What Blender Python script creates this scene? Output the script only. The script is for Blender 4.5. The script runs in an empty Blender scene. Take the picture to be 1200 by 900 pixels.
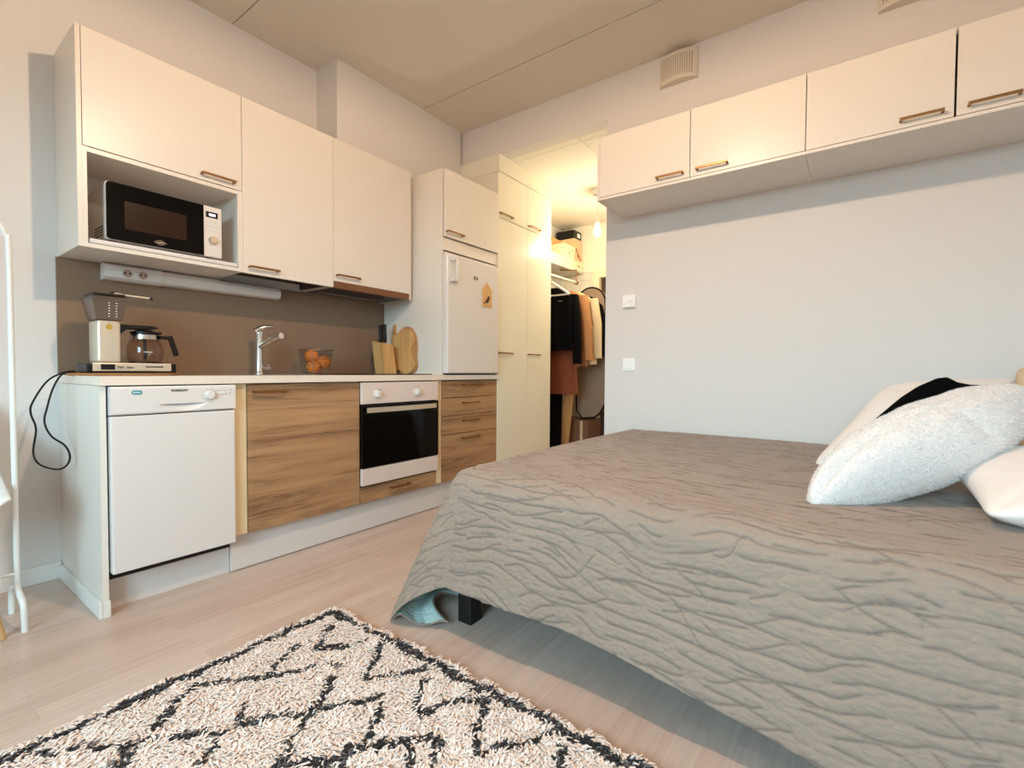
import bpy, bmesh, math, random
import numpy as np
from mathutils import Vector, Matrix
random.seed(7)
rng = np.random.default_rng(7)
PI = math.pi
SC = bpy.context.scene
COL = SC.collection

# ---------------------------------------------------------------- materials
def lin(c):
    def f(x):
        x /= 255.0
        return x / 12.92 if x <= .04045 else ((x + .055) / 1.055) ** 2.4
    return (f(c[0]), f(c[1]), f(c[2]), 1.0)

def mat(name, col, rough=.5, metal=0.0, spec=.5, bump=None, var=None, emit=None, sheen=0, coat=0):
    """principled material; bump=(scale,strength,distance), var=(scale,amount) colour noise"""
    m = bpy.data.materials.new(name); m.use_nodes = True
    nt = m.node_tree; N = nt.nodes; L = nt.links
    p = N['Principled BSDF']
    c = lin(col)
    p.inputs['Base Color'].default_value = c
    p.inputs['Roughness'].default_value = rough
    p.inputs['Metallic'].default_value = metal
    p.inputs['Specular IOR Level'].default_value = spec
    if sheen: p.inputs['Sheen Weight'].default_value = sheen
    if coat:
        p.inputs['Coat Weight'].default_value = coat; p.inputs['Coat Roughness'].default_value = .1
    tc = N.new('ShaderNodeTexCoord')
    if var:
        n = N.new('ShaderNodeTexNoise'); n.inputs['Scale'].default_value = var[0]; n.inputs['Detail'].default_value = 5
        L.new(tc.outputs['Object'], n.inputs['Vector'])
        mx = N.new('ShaderNodeMix'); mx.data_type = 'RGBA'
        a = var[1]
        mx.inputs[6].default_value = tuple(min(1, x * (1 - a)) for x in c[:3]) + (1,)
        mx.inputs[7].default_value = tuple(min(1, x * (1 + a)) for x in c[:3]) + (1,)
        L.new(n.outputs['Fac'], mx.inputs[0]); L.new(mx.outputs[2], p.inputs['Base Color'])
    if bump:
        n = N.new('ShaderNodeTexNoise'); n.inputs['Scale'].default_value = bump[0]; n.inputs['Detail'].default_value = 4
        L.new(tc.outputs['Object'], n.inputs['Vector'])
        b = N.new('ShaderNodeBump'); b.inputs['Strength'].default_value = bump[1]; b.inputs['Distance'].default_value = bump[2]
        L.new(n.outputs['Fac'], b.inputs['Height']); L.new(b.outputs['Normal'], p.inputs['Normal'])
    if emit:
        p.inputs['Emission Color'].default_value = lin(emit[0]); p.inputs['Emission Strength'].default_value = emit[1]
    return m

def thin_glass(name, tint, gloss_rough=.03, ior=1.45, milky=None):
    m = bpy.data.materials.new(name); m.use_nodes = True
    nt = m.node_tree; N = nt.nodes; L = nt.links
    N.remove(N['Principled BSDF']); out = N['Material Output']
    t = N.new('ShaderNodeBsdfTransparent'); t.inputs[0].default_value = lin(tint)
    g = N.new('ShaderNodeBsdfGlossy'); g.inputs['Roughness'].default_value = gloss_rough
    lw = N.new('ShaderNodeLayerWeight'); lw.inputs['Blend'].default_value = .5
    pw = N.new('ShaderNodeMath'); pw.operation = 'POWER'; pw.inputs[1].default_value = 4; L.new(lw.outputs['Facing'], pw.inputs[0])
    f = N.new('ShaderNodeMath'); f.operation = 'MULTIPLY_ADD'; f.inputs[1].default_value = .55; f.inputs[2].default_value = .045; L.new(pw.outputs[0], f.inputs[0])
    mx = N.new('ShaderNodeMixShader')
    base = t.outputs[0]
    if milky:
        d = N.new('ShaderNodeBsdfDiffuse'); d.inputs[0].default_value = lin(milky[0])
        m2 = N.new('ShaderNodeMixShader'); m2.inputs[0].default_value = milky[1]
        L.new(base, m2.inputs[1]); L.new(d.outputs[0], m2.inputs[2]); base = m2.outputs[0]
    L.new(f.outputs[0], mx.inputs[0]); L.new(base, mx.inputs[1]); L.new(g.outputs[0], mx.inputs[2])
    L.new(mx.outputs[0], out.inputs['Surface'])
    return m

def wood(name, light, dark, along='x', rough=.45, ring=11.0, contrast=1.0):
    m = bpy.data.materials.new(name); m.use_nodes = True
    nt = m.node_tree; N = nt.nodes; L = nt.links; p = N['Principled BSDF']
    tc = N.new('ShaderNodeTexCoord'); mp = N.new('ShaderNodeMapping')
    st = {'x': (1.1, ring, ring), 'y': (ring, 1.1, ring), 'z': (ring, ring, 1.1)}[along]
    mp.inputs['Scale'].default_value = st
    L.new(tc.outputs['Object'], mp.inputs['Vector'])
    n1 = N.new('ShaderNodeTexNoise'); n1.inputs['Scale'].default_value = 1.0; n1.inputs['Detail'].default_value = 6
    n1.inputs['Distortion'].default_value = 1.1; n1.inputs['Roughness'].default_value = .55
    L.new(mp.outputs[0], n1.inputs['Vector'])
    mp2 = N.new('ShaderNodeMapping'); mp2.inputs['Scale'].default_value = tuple(8 if s < 2 else s * 22 for s in st)
    L.new(tc.outputs['Object'], mp2.inputs['Vector'])
    n2 = N.new('ShaderNodeTexNoise'); n2.inputs['Scale'].default_value = 1.0; n2.inputs['Detail'].default_value = 3
    L.new(mp2.outputs[0], n2.inputs['Vector'])
    ad = N.new('ShaderNodeMath'); ad.operation = 'MULTIPLY_ADD'; ad.inputs[1].default_value = .35
    L.new(n2.outputs['Fac'], ad.inputs[0]); L.new(n1.outputs['Fac'], ad.inputs[2])
    cr = N.new('ShaderNodeValToRGB')
    e = cr.color_ramp.elements
    e[0].position = .47; e[0].color = lin(dark); e[1].position = .86; e[1].color = lin(light)
    mid = e.new(.62); mid.color = tuple((a * .35 + b * .65) for a, b in zip(lin(dark), lin(light)))
    L.new(ad.outputs[0], cr.inputs[0]); L.new(cr.outputs[0], p.inputs['Base Color'])
    p.inputs['Roughness'].default_value = rough
    b = N.new('ShaderNodeBump'); b.inputs['Strength'].default_value = .15; b.inputs['Distance'].default_value = .002
    L.new(n2.outputs['Fac'], b.inputs['Height']); L.new(b.outputs[0], p.inputs['Normal'])
    return m

def floor_mat():
    m = bpy.data.materials.new('parquet'); m.use_nodes = True
    nt = m.node_tree; N = nt.nodes; L = nt.links; p = N['Principled BSDF']
    tc = N.new('ShaderNodeTexCoord')
    br = N.new('ShaderNodeTexBrick'); br.offset = .37; br.offset_frequency = 2; br.squash = 1
    br.inputs['Scale'].default_value = 1.0
    br.inputs['Brick Width'].default_value = .62; br.inputs['Row Height'].default_value = .068
    br.inputs['Mortar Size'].default_value = .0007; br.inputs['Mortar Smooth'].default_value = .4
    br.inputs['Color1'].default_value = lin((204, 182, 170)); br.inputs['Color2'].default_value = lin((193, 169, 156))
    br.inputs['Mortar'].default_value = lin((176, 154, 138)); br.inputs['Bias'].default_value = 0
    L.new(tc.outputs['Object'], br.inputs['Vector'])
    mp = N.new('ShaderNodeMapping'); mp.inputs['Scale'].default_value = (2.2, 60, 1); L.new(tc.outputs['Object'], mp.inputs[0])
    n = N.new('ShaderNodeTexNoise'); n.inputs['Scale'].default_value = 1; n.inputs['Detail'].default_value = 5; n.inputs['Distortion'].default_value = .6
    L.new(mp.outputs[0], n.inputs['Vector'])
    mx = N.new('ShaderNodeMix'); mx.data_type = 'RGBA'; mx.blend_type = 'MULTIPLY'; mx.inputs[0].default_value = 1
    cr = N.new('ShaderNodeValToRGB'); cr.color_ramp.elements[0].color = (.90, .89, .88, 1); cr.color_ramp.elements[1].color = (1.06, 1.06, 1.06, 1)
    cr.color_ramp.elements[0].position = .3; cr.color_ramp.elements[1].position = .7
    L.new(n.outputs['Fac'], cr.inputs[0]); L.new(br.outputs['Color'], mx.inputs[6]); L.new(cr.outputs[0], mx.inputs[7])
    L.new(mx.outputs[2], p.inputs['Base Color'])
    p.inputs['Roughness'].default_value = .30
    return m

def quilt_mat(name, col, amt=1.0):
    """matelasse cotton: fine crinkles and weave on the cloth's own UV"""
    m = bpy.data.materials.new(name); m.use_nodes = True
    nt = m.node_tree; N = nt.nodes; L = nt.links; p = N['Principled BSDF']
    p.inputs['Roughness'].default_value = .85; p.inputs['Specular IOR Level'].default_value = .2
    p.inputs['Sheen Weight'].default_value = .15
    uv = N.new('ShaderNodeUVMap'); uv.uv_map = 'UVMap'
    def noise(scale, detail=3, dist=0):
        mp = N.new('ShaderNodeMapping'); mp.inputs['Scale'].default_value = scale; L.new(uv.outputs[0], mp.inputs[0])
        n = N.new('ShaderNodeTexNoise'); n.inputs['Scale'].default_value = 1; n.inputs['Detail'].default_value = detail
        n.inputs['Distortion'].default_value = dist; L.new(mp.outputs[0], n.inputs['Vector']); return n
    a = noise((28, 75, 1), 4, .8); b = noise((240, 300, 1), 2)
    ad = N.new('ShaderNodeMath'); ad.operation = 'MULTIPLY_ADD'; ad.inputs[1].default_value = .25
    L.new(b.outputs['Fac'], ad.inputs[0]); L.new(a.outputs['Fac'], ad.inputs[2])
    bp = N.new('ShaderNodeBump'); bp.inputs['Strength'].default_value = .55 * amt; bp.inputs['Distance'].default_value = .006
    L.new(ad.outputs[0], bp.inputs['Height']); L.new(bp.outputs[0], p.inputs['Normal'])
    c = lin(col); v = noise((3, 5, 1), 4)
    mx = N.new('ShaderNodeMix'); mx.data_type = 'RGBA'
    mx.inputs[6].default_value = tuple(x * .93 for x in c[:3]) + (1,); mx.inputs[7].default_value = tuple(x * 1.07 for x in c[:3]) + (1,)
    L.new(v.outputs['Fac'], mx.inputs[0])
    at = N.new('ShaderNodeAttribute'); at.attribute_name = 'crease_shade'                 # shadow in the creases, painted into the base colour
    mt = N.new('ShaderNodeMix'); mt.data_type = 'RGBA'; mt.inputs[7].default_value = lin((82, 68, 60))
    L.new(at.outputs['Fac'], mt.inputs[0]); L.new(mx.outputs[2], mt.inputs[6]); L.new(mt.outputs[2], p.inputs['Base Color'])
    return m

def vent_mat():
    """painted steel grille with punched dots"""
    m = mat('vent_paint', (214, 202, 186), .5)
    nt = m.node_tree; N = nt.nodes; L = nt.links; p = N['Principled BSDF']
    tc = N.new('ShaderNodeTexCoord'); sp = N.new('ShaderNodeSeparateXYZ'); L.new(tc.outputs['Object'], sp.inputs[0])
    def M(op, *ins):
        n = N.new('ShaderNodeMath'); n.operation = op
        for i, x in enumerate(ins):
            if isinstance(x, (int, float)): n.inputs[i].default_value = x
            else: L.new(x, n.inputs[i])
        return n.outputs[0]
    sy = M('SINE', M('MULTIPLY', sp.outputs['Y'], 2 * PI / .0125)); sz = M('SINE', M('MULTIPLY', sp.outputs['Z'], 2 * PI / .0115))
    dots = M('GREATER_THAN', M('MULTIPLY', M('GREATER_THAN', sy, .1), M('MULTIPLY', M('GREATER_THAN', sz, .0), 1.0)), .5)
    inz = M('LESS_THAN', M('ABSOLUTE', M('SUBTRACT', sp.outputs['Z'], .087)), .062)
    iny = M('LESS_THAN', M('ABSOLUTE', sp.outputs['Y']), .094)
    front = M('LESS_THAN', sp.outputs['X'], .012)
    fac = M('MULTIPLY', M('MULTIPLY', dots, inz), M('MULTIPLY', iny, front))
    mx = N.new('ShaderNodeMix'); mx.data_type = 'RGBA'
    mx.inputs[6].default_value = lin((214, 202, 186)); mx.inputs[7].default_value = lin((92, 74, 60))
    L.new(fac, mx.inputs[0]); L.new(mx.outputs[2], p.inputs['Base Color'])
    return m

M = {}
M['wall'] = mat('wall_paint', (217, 212, 209), .75, bump=(160, .08, .002))
M['ceil'] = mat('ceiling_paint', (222, 212, 198), .9, bump=(220, .12, .002))
M['hall'] = mat('hall_wall_paint', (232, 226, 212), .75)
M['trim'] = mat('trim_white', (226, 224, 220), .45)
M['cab'] = mat('cabinet_white_laminate', (224, 216, 207), .33, spec=.4, bump=(500, .03, .001))
M['cabin'] = mat('cabinet_inside', (214, 204, 190), .5)
M['socket'] = mat('socket_grey', (176, 150, 136), .5)
M['dry'] = mat('drying_cabinet_shade', (84, 66, 54), .6)  # dark colour stands in for the shade inside the open cabinet
M['gap'] = mat('dark_reveal', (52, 40, 34), .8)
M['ward'] = mat('wardrobe_white_gloss', (232, 226, 208), .2, spec=.5)
M['cream'] = mat('cream_filler', (222, 200, 160), .5)
M['top'] = mat('worktop_laminate', (228, 214, 200), .38, var=(30, .04))
M['oak'] = wood('sonoma_oak', (182, 142, 102), (120, 84, 58), 'x', .45, 17)
M['plinth'] = mat('plinth_white', (214, 208, 204), .4)
M['splash'] = mat('splash_taupe', (132, 108, 88), .36, spec=.5, var=(6, .04))
M['appl'] = mat('appliance_white', (220, 214, 211), .3)
M['ovenw'] = mat('oven_enamel', (218, 202, 193), .3)
M['blackglass'] = mat('black_glass', (5, 4, 4), .07, spec=.22)
M['black'] = mat('black_plastic', (9, 8, 8), .4, spec=.35)
M['blackcloth'] = mat('black_cloth', (7, 6, 7), .95, spec=.1, bump=(90, .3, .004))
M['bronze'] = mat('bronze_metal', (150, 112, 72), .35, .9)
M['steel'] = mat('stainless_steel', (200, 192, 184), .25, 1.0)
M['chrome'] = mat('chrome', (225, 225, 225), .08, 1.0)
M['silver'] = mat('brushed_aluminium', (222, 208, 186), .32, .75)
M['silver2'] = mat('painted_silver', (212, 198, 180), .3, .35)
M['print'] = mat('dark_print', (60, 48, 46), .6)
M['grey'] = mat('grey_print', (128, 122, 120), .6)
M['swhite'] = mat('switch_white', (244, 242, 240), .35)
M['teal'] = mat('teal_sticker', (30, 140, 150), .5)
M['whiteprint'] = mat('white_print', (235, 240, 240), .6)
M['yellow'] = mat('gold_badge', (190, 158, 60), .5)
M['lcd'] = mat('lcd_glow', (240, 245, 245), .5, emit=((235, 242, 255), 1.6))
M['glass'] = thin_glass('clear_glass', (236, 226, 218))
M['smoke'] = thin_glass('smoky_plastic', (190, 170, 160), .12, 1.4, milky=((150, 128, 118), .32))
M['wicker'] = mat('woven_wicker', (168, 116, 66), .7, bump=(320, .8, .004), var=(160, .25))
M['orange'] = mat('orange_peel', (236, 130, 22), .42, bump=(240, .25, .002))
M['wire'] = mat('wire_metal', (150, 138, 128), .3, .9)
M['beech'] = wood('beech', (220, 172, 112), (190, 138, 82), 'z', .5, 14)
M['beech2'] = wood('alder', (196, 150, 98), (166, 116, 70), 'z', .5, 14)
M['floor'] = floor_mat()
M['quilt'] = quilt_mat('grey_quilt', (150, 132, 119))
M['lining'] = mat('pale_lining', (196, 214, 210), .9)
M['linen'] = mat('white_linen', (232, 222, 216), .85, sheen=.2, bump=(60, .12, .006))
M['fur'] = mat('white_plush', (230, 222, 219), .95, sheen=.1, bump=(70, .5, .008))
M['fur2'] = mat('plush_fibre', (234, 226, 222), .95)
M['beigecloth'] = mat('beige_cloth', (200, 176, 146), .9, bump=(200, .2, .002))
M['bedblack'] = mat('black_bed_wood', (10, 9, 9), .5)
M['mattress'] = mat('mattress_white', (220, 215, 208), .9)
M['rugbase'] = mat('rug_backing', (236, 220, 208), .95)
M['yarnc'] = mat('yarn_cream', (242, 228, 221), .95, sheen=.2)
M['yarnp'] = mat('yarn_beige', (232, 210, 197), .95, sheen=.2)
M['yarnk'] = mat('yarn_charcoal', (44, 40, 42), .95)
M['yarng'] = mat('yarn_grey', (98, 96, 100), .95)
M['rackw'] = mat('rack_white_paint', (226, 228, 226), .35)
M['shellw'] = mat('chair_white_plastic', (228, 230, 228), .35)
M['legwood'] = wood('chair_beech', (206, 168, 116), (176, 134, 84), 'z', .5, 14)
M['rust'] = mat('rust_fabric', (120, 60, 36), .9, bump=(60, .2, .004))
M['tan'] = mat('tan_fabric', (172, 120, 76), .9, bump=(80, .2, .004))
M['creamcloth'] = mat('cream_fabric', (208, 186, 150), .9, bump=(80, .2, .004))
M['navy'] = mat('dark_fabric', (12, 10, 11), .95, spec=.1, bump=(80, .3, .004))
M['bag'] = mat('grey_bag_fabric', (148, 124, 104), .6, bump=(12, .25, .02))
M['card'] = mat('cardboard_brown', (122, 86, 62), .8)
M['peach'] = mat('peach_box', (226, 176, 118), .6)
M['boxw'] = mat('white_box', (240, 226, 196), .5)
M['boxp'] = mat('patterned_box', (222, 190, 150), .6, var=(40, .25))
M['doorbrown'] = wood('dark_door', (74, 50, 40), (52, 34, 28), 'z', .4, 8)
M['vent'] = vent_mat()
M['bulb'] = mat('lit_bulb', (255, 240, 210), .5, emit=((255, 226, 165), 40))
M['bulb2'] = mat('lit_lamp', (255, 240, 215), .5, emit=((255, 226, 178), 25))
M['shade'] = mat('lamp_white', (235, 230, 222), .5)
_nt = M['shade'].node_tree; _t = _nt.nodes.new('ShaderNodeBsdfTranslucent'); _t.inputs[0].default_value = (.97, .95, .90, 1)
_m = _nt.nodes.new('ShaderNodeMixShader'); _m.inputs[0].default_value = .85
_nt.links.new(_nt.nodes['Principled BSDF'].outputs[0], _m.inputs[1]); _nt.links.new(_t.outputs[0], _m.inputs[2]); _nt.links.new(_m.outputs[0], _nt.nodes['Material Output'].inputs['Surface'])
M['winglass'] = thin_glass('window_glass', (250, 252, 252))

# ---------------------------------------------------------------- mesh builder
class B:
    def __init__(s): s.v = []; s.f = []; s.m = []; s.sm = False
    def add(s, vs, fs, mi=0):
        o = len(s.v); s.v.extend([tuple(p) for p in vs])
        s.f.extend([tuple(i + o for i in f) for f in fs]); s.m.extend([mi] * len(fs)); return s
    def box(s, x0, x1, y0, y1, z0, z1, bev=0, mi=0, mtx=None, seg=2):
        x0, x1 = min(x0, x1), max(x0, x1); y0, y1 = min(y0, y1), max(y0, y1); z0, z1 = min(z0, z1), max(z0, z1)
        vs = [(x0, y0, z0), (x1, y0, z0), (x1, y1, z0), (x0, y1, z0), (x0, y0, z1), (x1, y0, z1), (x1, y1, z1), (x0, y1, z1)]
        fs = [(0, 3, 2, 1), (4, 5, 6, 7), (0, 1, 5, 4), (1, 2, 6, 5), (2, 3, 7, 6), (3, 0, 4, 7)]
        bev = min(bev, .45 * min(x1 - x0, y1 - y0, z1 - z0))
        if bev > 1e-5:
            bm = bmesh.new(); bv = [bm.verts.new(p) for p in vs]
            for f in fs: bm.faces.new([bv[i] for i in f])
            bmesh.ops.bevel(bm, geom=bm.edges[:], offset=bev, segments=seg, profile=.6, affect='EDGES')
            bm.verts.index_update()
            vs = [v.co.copy() for v in bm.verts]; fs = [[v.index for v in f.verts] for f in bm.faces]; bm.free()
        if mtx is not None: vs = [mtx @ Vector(p) for p in vs]
        return s.add(vs, fs, mi)
    def tube(s, pts, r, n=10, mi=0, closed=False, cap=True, smooth=0):
        s.sm = True; P = [Vector(p) for p in pts]
        R = list(r) if hasattr(r, '__len__') else [r] * len(P)
        if smooth:
            Q = []; RR = []; k = len(P)
            seg = k if closed else k - 1
            for i in range(seg):
                if closed: p0, p1, p2, p3 = P[(i - 1) % k], P[i], P[(i + 1) % k], P[(i + 2) % k]
                else: p0, p1, p2, p3 = P[max(i - 1, 0)], P[i], P[i + 1], P[min(i + 2, k - 1)]
                for j in range(smooth):
                    t = j / smooth
                    Q.append(.5 * (2 * p1 + (p2 - p0) * t + (2 * p0 - 5 * p1 + 4 * p2 - p3) * t * t + (3 * p1 - p0 - 3 * p2 + p3) * t ** 3))
                    RR.append(R[i] * (1 - t) + R[(i + 1) % k] * t)
            if not closed: Q.append(P[-1]); RR.append(R[-1])
            P, R = Q, RR
        k = len(P); vs = []; fs = []
        up = None
        for i in range(k):
            if closed: t = P[(i + 1) % k] - P[i - 1]
            else: t = P[min(i + 1, k - 1)] - P[max(i - 1, 0)]
            t.normalize()
            if up is None:
                up = Vector((0, 0, 1)) if abs(t.z) < .9 else Vector((1, 0, 0))
            a = (up - t * up.dot(t)); a.normalize(); b = t.cross(a); up = a
            for j in range(n):
                th = 2 * PI * j / n
                vs.append(P[i] + (a * math.cos(th) + b * math.sin(th)) * R[i])
        for i in range(k if closed else k - 1):
            i2 = (i + 1) % k
            for j in range(n):
                j2 = (j + 1) % n
                fs.append((i * n + j, i * n + j2, i2 * n + j2, i2 * n + j))
        if cap and not closed:
            fs.append(tuple(range(n - 1, -1, -1))); fs.append(tuple(range((k - 1) * n, k * n)))
        return s.add(vs, fs, mi)
    def lathe(s, prof, c, n=32, mi=0, axis='z', sx=1.0, sy=1.0):
        s.sm = True; vs = []; fs = []; k = len(prof)
        for (r, h) in prof:
            for j in range(n):
                th = 2 * PI * j / n; a, b = r * math.cos(th) * sx, r * math.sin(th) * sy
                if axis == 'z': vs.append((c[0] + a, c[1] + b, c[2] + h))
                elif axis == 'y': vs.append((c[0] + a, c[1] + h, c[2] + b))
                else: vs.append((c[0] + h, c[1] + a, c[2] + b))
        for i in range(k - 1):
            for j in range(n):
                j2 = (j + 1) % n
                fs.append((i * n + j, i * n + j2, (i + 1) * n + j2, (i + 1) * n + j))
        if prof[0][0] > 1e-6: fs.append(tuple(range(n - 1, -1, -1)))
        if prof[-1][0] > 1e-6: fs.append(tuple(range((k - 1) * n, k * n)))
        return s.add(vs, fs, mi)
    def prism(s, poly, plane, d0, d1, mi=0):
        n = len(poly)
        def P(a, b, d): return {'xz': (a, d, b), 'yz': (d, a, b), 'xy': (a, b, d)}[plane]
        vs = [P(a, b, d0) for a, b in poly] + [P(a, b, d1) for a, b in poly]
        fs = [tuple(range(n)), tuple(range(2 * n - 1, n - 1, -1))] + [(i, i + n, (i + 1) % n + n, (i + 1) % n) for i in range(n)]
        return s.add(vs, fs, mi)
    def grid(s, P, mi=0):
        nu, nv = P.shape[:2]
        vs = P.reshape(-1, 3).tolist()
        fs = [(i * nv + j, (i + 1) * nv + j, (i + 1) * nv + j + 1, i * nv + j + 1) for i in range(nu - 1) for j in range(nv - 1)]
        return s.add(vs, fs, mi)
    def move(s, mtx):
        s.v = [tuple(mtx @ Vector(p)) for p in s.v]; return s

ORG = {}
def props(o, label=None, cat=None, group=None, kind=None):
    if label: o['label'] = label
    if cat: o['category'] = cat
    if group: o['group'] = group
    if kind: o['kind'] = kind
    return o
def thing(name, loc, label, cat, group=None):
    o = bpy.data.objects.new(name, None); COL.objects.link(o); o.location = loc; o.empty_display_size = .05
    ORG[o.name] = Vector(loc); return props(o, label, cat, group)
def obj(name, b, m, parent=None, label=None, cat=None, group=None, kind=None, sharp=35, fix=True):
    me = bpy.data.meshes.new(name); V = np.array(b.v, dtype=float)
    if parent is None:
        lo, hi = V.min(0), V.max(0); org = Vector(((lo[0] + hi[0]) / 2, (lo[1] + hi[1]) / 2, lo[2]))
    else: org = ORG[parent.name]
    me.from_pydata((V - np.array(org)).tolist(), [], b.f)
    ms = m if isinstance(m, (list, tuple)) else [m]
    for x in ms: me.materials.append(x)
    if len(ms) > 1: me.polygons.foreach_set('material_index', b.m)
    if fix:
        bm = bmesh.new(); bm.from_mesh(me); bmesh.ops.recalc_face_normals(bm, faces=bm.faces[:]); bm.to_mesh(me); bm.free()
    me.polygons.foreach_set('use_smooth', [True] * len(me.polygons))
    if sharp == 35: sharp = 42 if b.sm else 8
    if sharp: me.set_sharp_from_angle(angle=math.radians(sharp))
    me.update()
    o = bpy.data.objects.new(name, me); COL.objects.link(o)
    if parent is None: o.location = org
    else: o.parent = parent
    ORG[o.name] = org
    return props(o, label, cat, group, kind)
def struct(name, b, m): return obj(name, b, m, kind='structure')
def copy_tree(o, parent=None):
    c = o.copy(); COL.objects.link(c); ORG[c.name] = ORG[o.name]
    if parent is not None: c.parent = parent
    for ch in [x for x in bpy.data.objects if x.parent == o]: copy_tree(ch, c)
    return c
def bx(*a, **k): return B().box(*a, **k)

def letters(txt, size, pos, right, up, ext=.0004, align='LEFT', bold=0.0, shear=0):
    cu = bpy.data.curves.new('t', 'FONT'); cu.body = txt; cu.size = size; cu.extrude = ext; cu.align_x = align; cu.offset = bold; cu.shear = shear
    cu.resolution_u = 3
    o = bpy.data.objects.new('t', cu); COL.objects.link(o)
    dg = bpy.context.evaluated_depsgraph_get(); dg.update()
    me = bpy.data.meshes.new_from_object(o.evaluated_get(dg))
    r, u = Vector(right), Vector(up); n = r.cross(u); p = Vector(pos)
    b = B(); b.add([p + r * v.co.x + u * v.co.y + n * v.co.z for v in me.vertices], [tuple(f.vertices) for f in me.polygons])
    bpy.data.objects.remove(o); bpy.data.curves.remove(cu); bpy.data.meshes.remove(me)
    return b

def handle_y(parent, x0, x1, z, yf, m=None):
    b = B(); y1 = yf - .026
    b.box(x0, x1, y1 - .004, y1 + .004, z - .005, z + .005, .0015)
    for x in (x0, x1 - .009): b.box(x, x + .009, y1, yf, z - .005, z + .005, .0012)
    return obj('handle', b, m or M['bronze'], parent)
def handle_x(parent, y0, y1, z, xf):
    b = B(); x1 = xf - .026
    b.box(x1 - .004, x1 + .004, y0, y1, z - .005, z + .005, .0015)
    for y in (y0, y1 - .009): b.box(x1, xf, y, y + .009, z - .005, z + .005, .0012)
    return obj('handle', b, M['bronze'], parent)

# ---------------------------------------------------------------- key dimensions
YW = .6; XB = 2.4045; H = 2.844; HH = 2.576; XE = 4.375
YO = -.884; X0 = -2.4; YR = -3.7; YHR = -1.05
# ---------------------------------------------------------------- setting
struct('floor', bx(X0 - .1, XE + .1, YR - .1, YW + .1, -.08, 0), M['floor'])
struct('wall_left', bx(X0 - .1, XE + .1, YW, YW + .1, 0, H + .1), M['wall'])
b = B()
b.box(XB, XB + .1, YR - .1, YO, 0, H + .1)                       # wall behind the bed
b.box(XB, XB + .1, YO, YW, HH, H + .1)                           # lintel over the hall opening
struct('wall_back', b, M['wall'])
struct('wall_right', bx(X0 - .1, XB, YR - .1, YR, 0, H + .1), M['wall'])
WY0, WY1, WZ0, WZ1 = -2.75, -1.05, .85, 2.35
b = B()
b.box(X0 - .1, X0, YR, WY0, 0, H + .1); b.box(X0 - .1, X0, WY1, YW, 0, H + .1)
b.box(X0 - .1, X0, WY0, WY1, 0, WZ0); b.box(X0 - .1, X0, WY0, WY1, WZ1, H + .1)
struct('wall_front', b, M['wall'])
b = B()
for xa, xb in ((X0 - .1, .741), (.747, 1.959), (1.965, XB)): b.box(xa, xb, YR - .1, YW, H, H + .03)
b.box(X0 - .1, XB, YR - .1, YW, H + .03, H + .1)
struct('ceiling', b, M['ceil'])
struct('trim_1', bx(1.251, 2.3745, .38, YW, 2.296, H), M['wall'])     # boxed duct above the cabinets
# hall
struct('wall_hall', bx(XB + .1, XE + .1, YHR - .1, YHR, 0, H), M['hall'])
DY0, DY1, DZ = -.72, .14, 2.0
b = B()
b.box(XE, XE + .1, DY1, YW, 0, H); b.box(XE, XE + .1, YHR, DY0, 0, H); b.box(XE, XE + .1, DY0, DY1, DZ, H)
struct('wall_end', b, M['hall'])
b = B()
xs = [XB + .1, 2.578, 3.196, 3.802, XE]; ys = [YHR, -.61, .006, YW]
for i in range(4):
    for j in range(3):
        b.box(xs[i] + .002, xs[i + 1] - .002, ys[j] + .002, ys[j + 1] - .002, HH, HH + .02)
b.box(XB + .1, XE, YHR, YW, HH + .02, HH + .06)
struct('ceiling_hall', b, M['hall'])
# window
w = thing('window_1', (X0 - .05, (WY0 + WY1) / 2, WZ0), 'window with a white frame', 'window'); del w['category']; del w['label']; w['kind'] = 'structure'
b = B(); t = .06
b.box(X0 - .08, X0 - .02, WY0, WY1, WZ0, WZ0 + t); b.box(X0 - .08, X0 - .02, WY0, WY1, WZ1 - t, WZ1)
for y in (WY0, (WY0 + WY1) / 2 - t / 2, WY1 - t): b.box(X0 - .08, X0 - .02, y, y + t, WZ0 + t, WZ1 - t)
obj('window_frame', b, M['trim'], w)
obj('window_pane', bx(X0 - .052, X0 - .048, WY0 + t, WY1 - t, WZ0 + t, WZ1 - t), M['winglass'], w)
# door at the end of the hall
d = thing('door_1', (XE, (DY0 + DY1) / 2, 0), '', ''); d['kind'] = 'structure'
b = B()
for y0, y1 in ((DY1 - .03, DY1 + .07), (DY0 - .07, DY0 + .03)): b.box(XE - .025, XE + .06, y0, y1, 0, DZ + .06, .004)
b.box(XE - .025, XE + .06, DY0 + .03, DY1 - .03, DZ - .03, DZ + .06, .004)
obj('door_frame', b, M['boxw'], d)
dl = obj('door_leaf', bx(XE + .035, XE + .075, DY0 + .031, DY1 - .031, .005, DZ - .032, .003), M['doorbrown'], d)
b = B(); b.lathe([(0, 0), (.022, 0), (.022, .01), (.009, .012), (.009, .05)], (XE + .035 - .05, .075, 1.046), 16, axis='x')
b.tube([(XE - .01, .075, 1.046), (XE - .01, -.03, 1.046)], .009, 10)
obj('door_handle', b, M['bronze'], dl)
# baseboards
struct('baseboard_left', bx(X0, -.0005, YW - .014, YW, 0, .075, .004), M['trim'])
struct('baseboard_back', bx(XB - .014, XB, YR, YO - .0, 0, .07, .004), M['trim'])

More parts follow.
